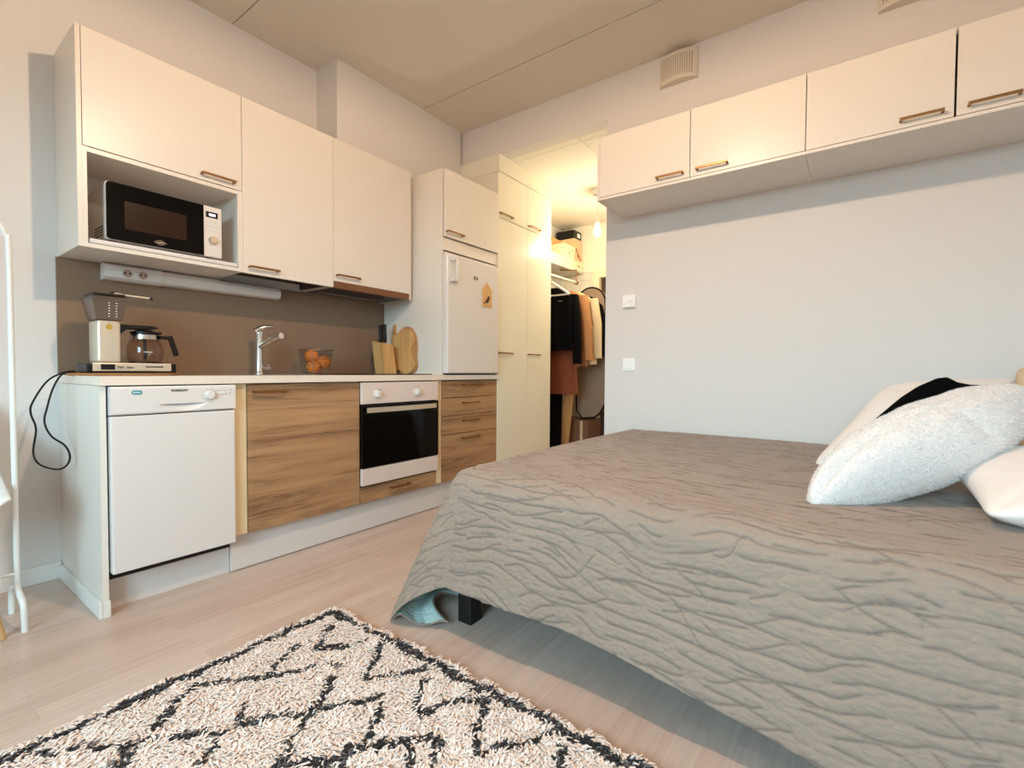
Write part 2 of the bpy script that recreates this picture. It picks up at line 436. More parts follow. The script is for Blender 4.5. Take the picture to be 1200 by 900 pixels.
# ---------------------------------------------------------------- kitchen base run
t = thing('end_panel', (.011, .3, 0), 'tall white side panel closing the left end of the kitchen counter, with a small skirting', 'side panel')
obj('panel', bx(.002, .021, .0, YW - .001, 0, .8645, .001), M['cab'], t)
b = B(); b.box(-.010, .002, -.006, YW - .015, 0, .062, .003); b.box(.002, .0245, -.006, -.0002, 0, .062, .002)
obj('skirting', b, M['trim'], t)

t = thing('dishwasher', (.244, .28, 0), 'narrow white freestanding dishwasher under the left end of the worktop', 'dishwasher')
obj('body', bx(.028, .459, .03, .575, .158, .855, .004), M['appl'], t)
obj('base_gap_shade', bx(.030, .458, .068, .56, .1155, .1575), M['black'], t)  # black block added in the gap, its colour standing in for shade
DF = -.0227
dr = obj('door', bx(.0275, .4625, DF, .03, .158, .750, .006), M['appl'], t)
b = B(); nx, nz = 150, 60
P = np.zeros((nx + 1, nz + 1, 3))
for i in range(nx + 1):
    x = .0275 + .435 * max(0, min(1, (i - 1) / (nx - 2)))
    for j in range(nz + 1):
        z = .7545 + .1065 * max(0, min(1, (j - 1) / (nz - 2)))
        y = DF - .007 + .004 * max(0, (z - .845) / .016) ** 3 + .006 * max(0, (.762 - z) / .008) ** 2
        w_ = max(0, 1 - abs((x - .262) / .085) ** 2.2)
        if w_ > 0:
            zt, zb_ = .789, .789 - .030 * w_ ** .7
            if z < zt: y += .020 * w_ ** .8 * max(0, min(1, (z - zb_) / (zt - zb_ + 1e-6))) ** 1.1
        if i in (0, nx) or j in (0, nz): y = .028
        P[i, j] = (x, y, z)
b.grid(P)
cp = obj('control_panel', b, M['appl'], t, sharp=50)
b = B(); b.lathe([(0, -.016), (.014, -.016), (.0165, -.013), (.0175, 0), (0, 0)], (.359, DF - .0068, .819), 28, axis='y'); b.box(.3585, .3595, DF - .0235, DF - .021, .819, .833)
obj('knob', b, M['appl'], cp, label='round white programme dial')
for x in (.401, .4155): obj('button', B().lathe([(0, -.006), (.0052, -.006), (.006, -.004), (.006, 0), (0, 0)], (x, DF - .0068, .827), 18, axis='y'), M['appl'], cp)
b = letters('ROSENLEW', .0115, (.219, DF - .0078, .8385), (1, 0, 0), (0, 0, 1), bold=.0003)
obj('lettering', b, M['print'], cp)
b = B()
pts = [(.108 + .019 * math.cos(a) * (1), .8385 + .009 * math.sin(a)) for a in np.linspace(0, 2 * PI, 25)[:-1]]
pts = [((x - .108) * 1 + .108, z) for x, z in pts]
rr = []
for a in np.linspace(-PI / 2, PI / 2, 9): rr.append((.116 + .008 * math.cos(a), .838 + .008 * math.sin(a)))
for a in np.linspace(PI / 2, 3 * PI / 2, 9): rr.append((.098 + .008 * math.cos(a), .838 + .008 * math.sin(a)))
b.prism(rr, 'xz', DF - .0078, DF - .0068)
bd = obj('sticker', b, M['teal'], cp, label='small teal oval sticker')
obj('sticker_lettering', letters('EXTRA', .0078, (.0945, DF - .0079, .8353), (1, 0, 0), (0, 0, 1), bold=.0002), M['whiteprint'], bd)
b = B()
for k, a in enumerate(np.linspace(-.6, PI + .6, 8)):
    x, z = .359 + .027 * math.cos(a), .819 + .025 * math.sin(a); b.box(x - .004, x + .004, DF - .0078, DF - .0068, z - .0008, z + .0008)
for (x, z) in ((.392, .838), (.401, .838), (.4155, .838), (.441, .84), (.441, .828), (.441, .819)): b.box(x - .004, x + .004, DF - .0078, DF - .0068, z - .0008, z + .0008)
obj('dial_marks', b, M['grey'], cp)

t = thing('sink_cabinet', (.828, .3, .165), 'wide oak-effect cabinet under the sink, between dishwasher and oven', 'cabinet')
b = B(); b.box(.5265, .5425, .022, .58, .1785, .8625); b.box(1.114, 1.13, .022, .58, .1785, .8625); b.box(.5425, 1.114, .022, .58, .1785, .195); b.box(.5425, 1.114, .565, .58, .195, .8625)
obj('carcass', b, M['cabin'], t)
obj('filler_strip', bx(.466, .5225, .004, .022, .1785, .863), M['cream'], t, label='narrow cream filler strip')
dr = obj('door', bx(.5262, 1.1285, 0, .02, .178, .861, .0015), M['oak'], t)
handle_y(dr, .549, .700, .825, 0)

t = thing('oven_housing', (1.428, .3, .165), 'oak-effect drawer unit carrying the oven, with a low drawer below it', 'cabinet')
b = B(); b.box(1.1325, 1.1375, .022, .58, .1785, .8625); b.box(1.719, 1.725, .022, .58, .1785, .8625); b.box(1.1375, 1.719, .05, .58, .1785, .19); b.box(1.1375, 1.719, .03, .58, .262, .27)
obj('carcass', b, M['cabin'], t)
obj('filler_strip', bx(1.7275, 1.7745, .003, .022, .1785, .863), M['cream'], t, label='narrow cream filler strip')
dr = obj('drawer', bx(1.1335, 1.7235, 0, .02, .178, .2655, .0015), M['oak'], t)
handle_y(dr, 1.336, 1.484, .231, 0)

t = thing('oven', (1.428, .28, .27), 'built-in oven with black glass door and pale enamel panels', 'oven')
OF = -.02
obj('body', bx(1.139, 1.717, .002, .555, .273, .857), M['gap'], t)
cp = obj('control_panel', bx(1.1325, 1.7235, OF, .001, .737, .859, .003), M['ovenw'], t)
dr = obj('door', bx(1.1325, 1.7235, OF - .004, .001, .376, .733, .003), M['blackglass'], t, label='black glass oven door')
b = B()
P = np.zeros((25, 2, 3))
for i in range(24):
    u0, u1 = i / 24, (i + 1) / 24
    f = lambda u: (1.148 + .532 * u, OF - .03 - .012 * math.sin(PI * u))
    (xa, ya), (xb, yb) = f(u0), f(u1)
    b.add([(xa, ya, .690), (xb, yb, .690), (xb, yb, .718), (xa, ya, .718), (xa, ya + .009, .690), (xb, yb + .009, .690), (xb, yb + .009, .718), (xa, ya + .009, .718)],
          [(0, 1, 2, 3), (5, 4, 7, 6), (3, 2, 6, 7), (0, 4, 5, 1)] + ([(0, 3, 7, 4)] if i == 0 else []) + ([(1, 5, 6, 2)] if i == 23 else []))
for x in (1.16, 1.655): b.box(x, x + .014, OF - .026, OF - .004, .697, .711)
obj('handle', b, M['silver'], dr, label='pale metal bar handle')
obj('lower_panel', bx(1.1325, 1.7235, OF, .001, .277, .373, .003), M['ovenw'], t)
for x in (1.232, 1.535):
    b = B(); b.lathe([(0, -.004), (.0215, -.004), (.0225, 0), (0, 0)], (x, OF, .794), 28, axis='y')
    b.box(x - .0125, x + .0125, OF - .026, OF - .003, .776, .812, .005); b.box(x - .0012, x + .0012, OF - .0265, OF - .025, .797, .811)
    obj('knob', b, M['appl'], cp)
for x, z, w_ in ((1.232, .824, .002), (1.256, .815, .004), (1.528, .83, .003), (1.55, .829, .003)):
    obj('mark', B().lathe([(0, -.0006), (w_, -.0006), (w_, 0), (0, 0)], (x, OF, z), 10, axis='y'), M['print'], cp)

t = thing('drawer_cabinet', (2.076, .3, .165), 'oak-effect four-drawer unit below the fridge', 'drawer cabinet')
b = B(); b.box(1.778, 1.794, .022, .58, .1785, .8625); b.box(2.356, 2.372, .022, .58, .1785, .8625); b.box(1.794, 2.356, .56, .58, .1785, .8625); b.box(1.794, 2.356, .03, .56, .1785, .19)
obj('carcass', b, M['cabin'], t)
for z0, z1, zh in ((.746, .861, .830), (.621, .742, .705), (.494, .617, .579), (.178, .490, .459)):
    dr = obj('drawer', bx(1.7785, 2.3715, 0, .02, z0, z1, .0015), M['oak'], t)
    handle_y(dr, 1.976, 2.145, zh, 0)

obj('plinth', bx(.0245, .470, .066, .082, 0, .114, .001), M['plinth'], label='short white kick board below the dishwasher', cat='plinth', group='kitchen kick boards')
obj('plinth', bx(.4712, 2.372, .049, .065, .0045, .1685, .001), M['plinth'], label='long white kick board below the oak-effect cabinets', cat='plinth', group='kitchen kick boards')

b = B()
SX0, SX1, SY0, SY1 = .56, .98, .13, .41      # sink cut-out
z0, z1 = .8662, .9
b.box(.0, SX0, -.022, YW - .001, z0, z1); b.box(SX1, 1.792, -.022, YW - .001, z0, z1)
b.box(SX0, SX1, -.022, SY0, z0, z1); b.box(SX0, SX1, SY1, YW - .001, z0, z1)
obj('worktop', b, M['top'], label='long pale laminate worktop over the dishwasher, cabinet and oven', cat='worktop')
obj('shelf_board', bx(1.7935, 2.372, -.022, YW - .02, z0, .899), M['cab'], label='white board between the fridge and the oak-effect drawers', cat='board')
t = thing('kitchen_sink', (.77, .27, .9), 'shallow steel sink set into the worktop below the tap', 'sink')
b = B(); r = .0006
b.box(.16, SX0, .10, .44, .9004, .9018); b.box(SX1, 1.0, .10, .44, .9004, .9018); b.box(SX0, SX1, .10, SY0, .9004, .9018); b.box(SX0, SX1, SY1, .44, .9004, .9018)
obj('rim', b, M['steel'], t)
b = B(); q = .004
b.box(SX0 + q, SX1 - q, SY0 + q, SY1 - q, .868, .870)
b.box(SX0 + q, SX0 + q + .002, SY0 + q, SY1 - q, .87, .9); b.box(SX1 - q - .002, SX1 - q, SY0 + q, SY1 - q, .87, .9)
b.box(SX0 + q + .002, SX1 - q - .002, SY0 + q, SY0 + q + .002, .87, .9); b.box(SX0 + q + .002, SX1 - q - .002, SY1 - q - .002, SY1 - q, .87, .9)
obj('basin', b, M['steel'], t)
obj('hob', bx(1.19, 1.74, .055, .55, .9004, .906, .002), M['blackglass'], label='flat black glass hob on the worktop beside the fridge', cat='hob')
obj('splashback', bx(.0, 1.776, YW - .011, YW - .0005, .9, 1.4165), M['splash'], label='taupe brown splashback panel between worktop and wall cabinets', cat='splashback')

# tap
t = thing('kitchen_tap', (.81, .45, .902), 'chrome mixer tap standing behind the sink', 'tap')
cx, cy = .81, .47
b = B(); b.lathe([(0, 0), (.023, 0), (.023, .006), (.0205, .012), (.0195, .06), (.0185, .215), (.020, .225), (.020, .238), (.015, .243), (0, .243)], (cx, cy, .902), 28)
obj('column', b, M['chrome'], t)
b = B(); P = [(cx - .02, cy + .0, 1.140), (cx + .0, cy - .008, 1.156), (cx + .03, cy - .02, 1.168), (cx + .068, cy - .035, 1.173)]
b.tube(P, [.017, .017, .013, .008], 12, smooth=4)
obj('lever', b, M['chrome'], t)
b = B(); b.tube([(cx + .004, cy - .01, 1.055), (cx + .012, cy - .06, 1.075), (cx + .022, cy - .12, 1.10), (cx + .03, cy - .165, 1.112)], [.0155, .0145, .014, .014], 16, smooth=5)
b.tube([(cx + .03, cy - .162, 1.1115), (cx + .033, cy - .178, 1.113)], .0165, 18)
obj('spout', b, M['chrome'], t)
b = B(); b.tube([(cx + .012, cy - .004, .938), (cx + .058, cy - .012, .938)], .009, 12); b.tube([(cx + .046, cy - .01, .94), (cx + .046, cy - .01, .958)], .004, 8)
obj('valve', b, M['chrome'], t)

# ---------------------------------------------------------------- upper cabinets
YU = .2592; YC = .278; ZT = 2.2865
t = thing('microwave_cabinet', (.319, .43, 1.417), 'white wall cabinet with an open niche, above the coffee maker', 'wall cabinet')
b = B()
b.box(.0061, .0225, YU, YW - .0006, 1.417, ZT, .001)
b.box(.615, .6305, YC, YW - .0006, 1.417, ZT)
b.box(.6075, .6305, YU, YC, 1.417, 1.8165)
b.box(.0225, .0365, YU, YC, 1.417, 1.8165)
b.box(.0225, .615, YC, YW - .0006, 1.417, 1.4345); b.box(.0365, .6075, YU, YC, 1.417, 1.4345)
b.box(.0225, .615, YC, YW - .0006, 1.797, 1.815); b.box(.0365, .6075, YU, YC, 1.797, 1.815)
b.box(.0225, .615, YC, YW - .0006, ZT - .018, ZT)
b.box(.0225, .615, YW - .012, YW - .0006, 1.4345, ZT - .018)
obj('carcass', b, M['cab'], t)
dr = obj('door', bx(.0245, .6297, YU, YC - .001, 1.8195, ZT, .001), M['cab'], t)
handle_y(dr, .444, .594, 1.847, YU)
obj('serving_tray', bx(.040, .604, YU - .006, YW - .02, 1.4355, 1.4545, .006), M['appl'], label='white board with rounded corners lying under the microwave', cat='tray')

t = thing('drying_cabinet', (.887, .43, 1.417), 'white wall cabinet with an open drying-rack bottom, above the tap', 'wall cabinet')
b = B()
b.box(.6325, .648, YC, YW - .0006, 1.43, ZT); b.box(1.126, 1.1415, YC, YW - .0006, 1.43, ZT); b.box(.648, 1.126, YC, YW - .0006, ZT - .018, ZT)
b.box(.648, 1.126, YW - .02, YW - .012, 1.46, ZT - .018); b.box(.648, 1.126, YC, YC + .02, 1.43, 1.445)
obj('carcass', b, M['dry'], t)
dr = obj('door', bx(.6322, 1.1415, YU, YC - .001, 1.4155, ZT, .001), M['cab'], t)
handle_y(dr, .656, .809, 1.449, YU)
b = B()
for k in range(15): b.tube([(.65, .30 + .018 * k, 1.475), (1.124, .30 + .018 * k, 1.475)], .002, 6)
for x in (.66, .89, 1.11): b.tube([(x, .30, 1.472), (x, .56, 1.472)], .003, 6)
obj('drying_rack', b, M['wire'], t)

t = thing('hood_cabinet', (1.443, .43, 1.41), 'white wall cabinet over the cooker hood, next to the fridge unit', 'wall cabinet')
b = B()
b.box(1.1435, 1.1595, YC, YW - .0006, 1.455, ZT); b.box(1.704, 1.720, YC, YW - .0006, 1.455, ZT); b.box(1.1595, 1.704, YC, YW - .0006, ZT - .018, ZT)
b.box(1.1595, 1.704, YC, YW - .0006, 1.455, 1.471)
b.box(1.7225, 1.742, YU + .002, YW - .0006, 1.412, ZT)
obj('carcass', b, M['cab'], t)
dr = obj('door', bx(1.1435, 1.7215, YU, YC - .001, 1.4535, ZT, .001), M['cab'], t)
handle_y(dr, 1.157, 1.316, 1.489, YU)

t = thing('cooker_hood', (1.43, .42, 1.40), 'slim slide-out cooker hood with a steel front strip coloured with the brown it reflects', 'cooker hood')
obj('body', bx(1.146, 1.7195, .278, .575, 1.418, 1.4522), M['cabin'], t)
vs = obj('front_strip', bx(1.1445, 1.7205, YU - .004, .2775, 1.4125, 1.4522, .002), mat('hood_strip_reflection', (132, 90, 62), .3, .5), t, label='steel front strip with its brown reflection painted in')  # brown is wood reflected in the steel, put into the colour
obj('lettering', letters('SAVO', .010, (1.205, YU - .0046, 1.428), (1, 0, 0), (0, 0, 1), bold=.0003), M['print'], vs)
b = B(); b.box(1.155, 1.71, .285, .56, 1.4125, 1.418)
obj('filter', b, mat('hood_filter', (70, 60, 54), .5, .5), t)
b = B()
for k in range(4): b.box(1.17, 1.69, .47 + .022 * k, .478 + .022 * k, 1.4095, 1.4125)
obj('grille', b, M['steel'], t)

# under-cabinet light with sockets
t = thing('light_strip', (.565, .56, 1.342), 'white under-cabinet light bar with two sockets at its left end', 'lamp')
pr = [(YW - .0115, 1.343), (.548, 1.343), (.531, 1.350), (.522, 1.366), (.521, 1.385), (.530, 1.402), (.546, 1.412), (YW - .0115, 1.412)]
b = B(); b.prism(pr, 'yz', .166, .966)
obj('housing', b, M['appl'], t)
b = B(); pr2 = [(YW - .0115, 1.339), (.540, 1.339), (.520, 1.350), (.514, 1.378), (.523, 1.404), (.545, 1.4145), (YW - .0115, 1.4145)]
b.prism(pr2, 'yz', .150, .375)
sk = obj('socket_block', b, M['appl'], t)
nrm = Vector((0, -.98, -.2)).normalized()
for x in (.232, .292):
    s_ = B(); s_.lathe([(.0235, -.002), (.0235, .004), (.0195, .004), (.019, .001), (0, .001)], (0, 0, 0), 28, mi=2); s_.lathe([(0, .0012), (.0188, .0012), (.0188, .0011)], (0, 0, 0), 28)
    
    for xx in (-.009, .009): s_.lathe([(0, .0013), (.0042, .0013), (.0042, .002), (0, .002)], (xx, 0, 0), 10, 1)
    q = nrm.to_track_quat('Z', 'Y'); s_.move(Matrix.Translation((x, .5148, 1.374)) @ q.to_matrix().to_4x4())
    obj('socket', s_, [M['socket'], M['black'], M['appl']], sk)
obj('rocker', bx(.335, .353, .512, .52, 1.36, 1.38, .002), M['appl'], sk)

# ---------------------------------------------------------------- microwave
t = thing('microwave', (.318, .42, 1.455), 'white microwave with a black glass door in the cabinet niche', 'microwave')
mf = .272; mz0, mz1 = 1.4665, 1.7065
b = B(); b.box(.100, .532, mf + .022, .565, mz0 + .003, mz1 - .003, .006)
bd = obj('body', b, M['appl'], t)
b = B()
for k in range(4):
    for j in range(6): b.box(.0992, .1002, .33 + .02 * j, .342 + .02 * j, 1.49 + .012 * k, 1.496 + .012 * k)
obj('vent_slots', b, M['gap'], bd)
def rrect(x0, x1, z0, z1, r, n=6, corners=(1, 1, 1, 1)):
    out = []
    for (cx_, cz_, a0, on) in ((x1 - r, z1 - r, 0, corners[1]), (x0 + r, z1 - r, PI / 2, corners[0]), (x0 + r, z0 + r, PI, corners[3]), (x1 - r, z0 + r, 1.5 * PI, corners[2])):
        if on: out += [(cx_ + r * math.cos(a0 + PI / 2 * k / n), cz_ + r * math.sin(a0 + PI / 2 * k / n)) for k in range(n + 1)]
        else:
            sx = 1 if cx_ > (x0 + x1) / 2 else -1; sz = 1 if cz_ > (z0 + z1) / 2 else -1
            out.append((cx_ + sx * r, cz_ + sz * r))
    return out
b = B(); b.prism(rrect(.095, .540, mz0, mz1, .014), 'xz', mf + .003, mf + .024)
fr = obj('front_frame', b, M['appl'], t)
b = B(); b.prism(rrect(.0975, .4595, mz0 + .002, mz1 - .002, .013, corners=(1, 0, 0, 1)), 'xz', mf - .004, mf + .003)
dr = obj('door', b, M['blackglass'], t, label='black glass door')
obj('viewing_window', B().prism(rrect(.158, .388, 1.520, 1.637, .006), 'xz', mf - .0046, mf - .004), mat('oven_window', (44, 26, 18), .3, spec=.12), dr)
b = letters('UPO', .012, (.285, mf - .0048, 1.484), (1, 0, 0), (0, 0, 1), align='CENTER', bold=.0003)
for (xa, za), (xb, zb) in (((.262, 1.489), (.285, 1.478)), ((.285, 1.478), (.308, 1.489)), ((.262, 1.489), (.285, 1.500)), ((.285, 1.500), (.308, 1.489))):
    b.tube([(xa, mf - .0045, za), (xb, mf - .0045, zb)], .001, 5)
obj('badge', b, M['silver'], dr)
b = B(); b.box(.4605, .5375, mf - .001, mf + .003, mz0 + .002, mz1 - .002, .001)
cp = obj('control_panel', b, M['appl'], t)
ds = obj('display', bx(.470, .522, mf - .002, mf - .0005, 1.653, 1.681, .0005), M['black'], cp)
obj('display_digits', letters('12:00', .013, (.482, mf - .0024, 1.6625), (1, 0, 0), (0, 0, 1), bold=.0012), M['lcd'], ds)
for z in (1.635, 1.614, 1.593):
    for x in (.470, .488, .506): obj('button', bx(x, x + .017, mf - .003, mf - .0005, z - .003, z + .003, .001), M['appl'], cp)
b = B(); b.lathe([(0, -.018), (.015, -.018), (.0185, -.014), (.0195, 0), (0, 0)], (.498, mf - .001, 1.547), 32, axis='y')
obj('dial', b, M['silver'], cp, label='silver dial')
obj('door_button', bx(.471, .523, mf - .002, mf - .0005, 1.476, 1.512, .001), M['appl'], cp)
for x in (.13, .50):
    for y in (.32, .53): obj('foot', B().lathe([(0, 0), (.012, 0), (.012, .015), (0, .015)], (x, y, 1.4547), 12), M['black'], t)

# ---------------------------------------------------------------- fridge column
t = thing('fridge_housing', (2.076, .3, .9), 'tall white surround with a top cupboard, enclosing the fridge', 'tall cabinet')
b = B()
b.box(1.7785, 1.7930, .003, YW - .0006, .9005, 2.2655, .001); b.box(2.359, 2.3735, .003, YW - .0006, .9005, 2.2655, .001)
b.box(1.793, 2.359, .021, YW - .0006, 2.249, 2.2655); b.box(1.793, 2.359, .021, YW - .0006, 1.795, 1.812)
obj('carcass', b, M['cab'], t)
dr = obj('door', bx(1.7800, 2.3725, .001, .0195, 1.8205, 2.2640, .001), M['cab'], t) if False else obj('door', bx(1.7950, 2.3720, -.017, .0025, 1.8205, 2.2640, .001), M['cab'], t)
handle_y(dr, 1.796, 1.957, 1.853, -.017)
obj('filler_board', bx(1.7945, 2.3575, .004, .02, 1.735, 1.8165), M['cab'], t)

t = thing('fridge', (2.07, .28, .9), 'small white fridge standing on the drawer unit', 'fridge')
obj('body', bx(1.805, 2.352, .0030, .56, .903, 1.725, .004), M['appl'], t)
FF = -.045
dr = obj('door', bx(1.783, 2.337, FF, .0022, .9095, 1.700, .012, seg=3), M['appl'], t)
obj('lower_trim', bx(1.80, 2.34, -.016, .0025, .9005, .9085), M['black'], t)
b = B(); x0 = 1.803
b.box(x0 - .008, x0 + .045, FF - .008, FF - .0002, 1.515, 1.678, .003)
b.box(x0 + .028, x0 + .046, FF - .042, FF - .024, 1.528, 1.668, .006)
for z in (1.520, 1.655): b.box(x0 + .004, x0 + .046, FF - .038, FF - .006, z, z + .018, .005)
hd = obj('handle', b, M['appl'], dr, label='white bracket handle')
for z in (1.543, 1.655): obj('screw', B().lathe([(0, -.001), (.002, -.001), (.002, 0), (0, 0)], (x0 + .004, FF - .008, z), 8, axis='y'), M['grey'], hd)
bg = obj('badge', bx(2.048, 2.092, FF - .0015, FF, 1.570, 1.592, .0005), M['print'], dr)
obj('lettering', letters('UPO', .013, (2.070, FF - .002, 1.5765), (1, 0, 0), (0, 0, 1), align='CENTER', bold=.0008), M['silver'], bg)
t = thing('fridge_magnet', (2.193, FF, 1.39), 'wooden birdhouse-shaped magnet with a dark bird on the fridge door', 'magnet')
obj('plaque', B().prism([(2.141, 1.391), (2.245, 1.391), (2.245, 1.517), (2.193, 1.566), (2.141, 1.517)], 'xz', FF - .006, FF - .0003), M['beech'], t)
bird = [(2.150, 1.418), (2.166, 1.424), (2.172, 1.436), (2.184, 1.450), (2.196, 1.464), (2.204, 1.472), (2.213, 1.474), (2.220, 1.468), (2.219, 1.455), (2.214, 1.442), (2.207, 1.432), (2.198, 1.424), (2.194, 1.416), (2.190, 1.424), (2.180, 1.422), (2.170, 1.418), (2.152, 1.410)]
obj('bird', B().prism(bird, 'xz', FF - .0072, FF - .006), mat('bird_brown', (74, 34, 26), .6), t, label='dark brown bird silhouette')

# ---------------------------------------------------------------- wardrobes in the hall
WF = .011
XW = [2.376, 2.778, 3.1505]
for i in range(2):
    xa, xb = XW[i], XW[i + 1] - .0015
    t = thing('wardrobe', ((xa + xb) / 2, .3, 0), ['tall white wardrobe right beside the fridge unit, at the hall opening', 'tall white wardrobe next to the hanging coats, mirroring the hall bulb'][i], 'wardrobe', 'hall wardrobes')
    b = B()
    b.box(xa, xa + .012, .016, YW - .0006, .0, 2.4475); b.box(xb - .012, xb, .016, YW - .0006, .0, 2.4475)
    b.box(xa + .012, xb - .012, .016, YW - .0006, 2.43, 2.4475); b.box(xa + .012, xb - .012, .016, YW - .0006, .06, .078)
    b.box(xa, xb, -.0, .6 - .0006, 2.4495, 2.5745) if i == 0 else b.box(xa, xb, -.0, .6 - .0006, 2.4495, 2.5745)
    obj('carcass', b, M['ward'], t)
    obj('cornice', bx(xa - .0, xb, -.012, -.0005, 2.449, 2.5748), M['ward'], t)
    for z0, z1, zh in ((.06, 2.0985, 1.067), (2.1035, 2.4465, 2.130)):
        dr = obj('door', bx(xa + .001, xb - .001, WF - .014, .0155, z0, z1, .0012), M['ward'], t)
        handle_y(dr, xa + .006, xa + .172, zh, WF - .014)
    obj('plinth', bx(xa + .002, xb - .002, .05, .066, 0, .058), M['ward'], t)

# ---------------------------------------------------------------- wall cabinets over the bed
XC = 2.0096; CB, CT = 1.9082, 2.2637
yc = [-1.0083, -1.5284, -2.0346, -2.5296, -3.03]
hs = [(-1.500, -1.358), (-1.712, -1.562), (-2.499, -2.362), (-2.710, -2.565)]
for u in range(2):
    ya, yb = yc[2 * u], yc[2 * u + 2]
    t = thing('wall_cabinet', (2.2, (ya + yb) / 2, CB), ['two-door white wall cabinet over the bed, the one at the hall opening', 'two-door white wall cabinet over the pillows, the one farther from the hall'][u], 'wall cabinet', 'wall cabinets over the bed')
    e = .0005
    b = B()
    b.box(XC if u == 0 else XC + .019, XB - .0006, ya - .016, ya - e, CB + (.0 if u == 0 else .0135), CT)
    b.box(XC + .019, XB - .0006, yb + e, yb + .016, CB + .0135, CT)
    b.box(XC, XB - .0006, yb + e, ya - (.016 if u == 0 else e), CB, CB + .0135); b.box(XC + .019, XB - .0006, yb + .016, ya - .016, CT - .016, CT)
    b.box(XB - .01, XB - .0006, yb + .016, ya - .016, CB + .0135, CT - .016)
    obj('carcass', b, M['cab'], t)
    for k in range(2):
        d1, d0 = yc[2 * u + k], yc[2 * u + k + 1]
        g1 = .018 if k == 0 and u == 0 else .003 if not (u == 1 and k == 1) else .007
        g0 = .0015
        dr = obj('door', bx(XC, XC + .018, d0 + g0, d1 - g1 + .001, CB + .0165, CT, .001), M['cab'], t)
        h0, h1 = hs[2 * u + k]
        handle_x(dr, h0, h1, 1.952, XC)

# vents, thermostat, switch on the bed wall
for i, (ya, yb) in enumerate(((-1.2345, -1.4545), (-2.288, -2.508))):
    yc_ = (ya + yb) / 2; b = B(); prof = []
    for k in range(17):
        u = k / 16; y = ya + (yb - ya) * u
        prof.append((y, XB - .018 - .038 * math.sin(PI * u) ** .7))
    poly = [(x, y) for y, x in prof] + [(XB - .0006, yb), (XB - .0006, ya)]
    b.prism(poly, 'xy', 2.647, 2.812)
    o = obj('air_vent', b, M['vent'], label=['perforated air vent with a bulging front, high on the bed wall nearer the hall', 'perforated air vent cut by the top edge of the photo, above the pillows'][i], cat='vent', group='wall air vents')
t = thing('thermostat', (XB, -1.0545, 1.334), 'square white thermostat on the bed wall above the light switch', 'thermostat')
obj('back_plate', bx(XB - .022, XB - .0006, -1.097, -1.012, 1.335, 1.415, .003), M['swhite'], t)
fc = obj('cover', bx(XB - .027, XB - .022, -1.092, -1.017, 1.340, 1.410, .002), M['swhite'], t)
obj('crease', bx(XB - .0275, XB - .027, -1.085, -1.045, 1.374, 1.3755), M['grey'], fc)
b = B(); b.tube([(XB - .0272, -1.024, 1.352), (XB - .0272, -1.05, 1.369)], .0006, 5); b.tube([(XB - .0272, -1.068, 1.35), (XB - .0272, -1.074, 1.372)], .0006, 5)
obj('engraving', b, M['grey'], fc)
t = thing('light_switch', (XB, -1.054, .931), 'small white light switch on the bed wall below the thermostat', 'switch')
obj('back_plate', bx(XB - .009, XB - .0006, -1.094, -1.014, .932, 1.014, .003), M['swhite'], t)
obj('rocker', bx(XB - .015, XB - .009, -1.079, -1.030, .946, 1.002, .003), M['swhite'], t)

# ---------------------------------------------------------------- things on the worktop
b = B()
for k in range(15):
    f = (k + 1) / 15; rx, ry = .192 * f, .118 * f
    pts = [(.178 + rx * math.cos(a) , .352 + ry * math.sin(a), .9052 + .0006 * math.sin(a * 17 + k)) for a in np.linspace(0, 2 * PI, 64)[:-1]]
    b.tube(pts, .0046, 6, closed=True)
obj('woven_mat', b, M['wicker'], label='oval woven wicker mat under the coffee maker', cat='mat')

t = thing('coffee_maker', (.18, .35, .91), 'filter coffee maker with a silver tower and smoky water tank, cord hanging off the counter', 'coffee maker')
bf = .272
b = B(); b.box(.046, .322, bf, .43, .918, .953, .004)
bs = obj('base', b, M['silver2'], t)
b = B(); b.box(.028, .0455, bf + .004, .43, .9115, .952, .006); b.box(.3225, .343, bf + .004, .43, .9115, .952, .006); b.box(.0455, .3225, bf + .006, .425, .9115, .9178)
obj('end_cap', b, M['black'], t, label='black plastic ends and underside')
sw = obj('switch_plate', bx(.072, .118, bf - .0025, bf, .925, .947, .001), M['black'], bs)
obj('lettering', letters('KBG', .0115, (.127, bf - .0006, .931), (1, 0, 0), (0, 0, 1), bold=.0003), M['print'], bs)
obj('lettering', letters('Select', .010, (.157, bf - .0006, .931), (1, 0, 0), (0, 0, 1), bold=.0004, shear=.3), M['print'], bs)
obj('lettering', letters('MOCCAMASTER', .0088, (.226, bf - .0006, .9345), (1, 0, 0), (0, 0, 1), bold=.0005), M['print'], bs)
obj('hot_plate', B().lathe([(0, 0), (.064, 0), (.064, .006), (0, .006)], (.247, .352, .9535), 40), M['black'], t)
b = B(); b.box(.062, .142, bf + .004, .40, .9535, 1.131, .016, seg=4)
tw = obj('tower', b, M['silver2'], t)
b = B(); b.lathe([(0, -.0012), (.0115, -.0012), (.0115, 0), (0, 0)], (.102, bf + .004, 1.102), 24, axis='y')
b.box(.1005, .1035, bf + .0025, bf + .004, 1.112, 1.120)
for k in (-1, 0, 1): b.box(.102 - .008, .102 + .008, bf + .0022, bf + .003, 1.100 + .005 * k, 1.1015 + .005 * k)
obj('emblem', b, M['yellow'], tw, label='round gold emblem')
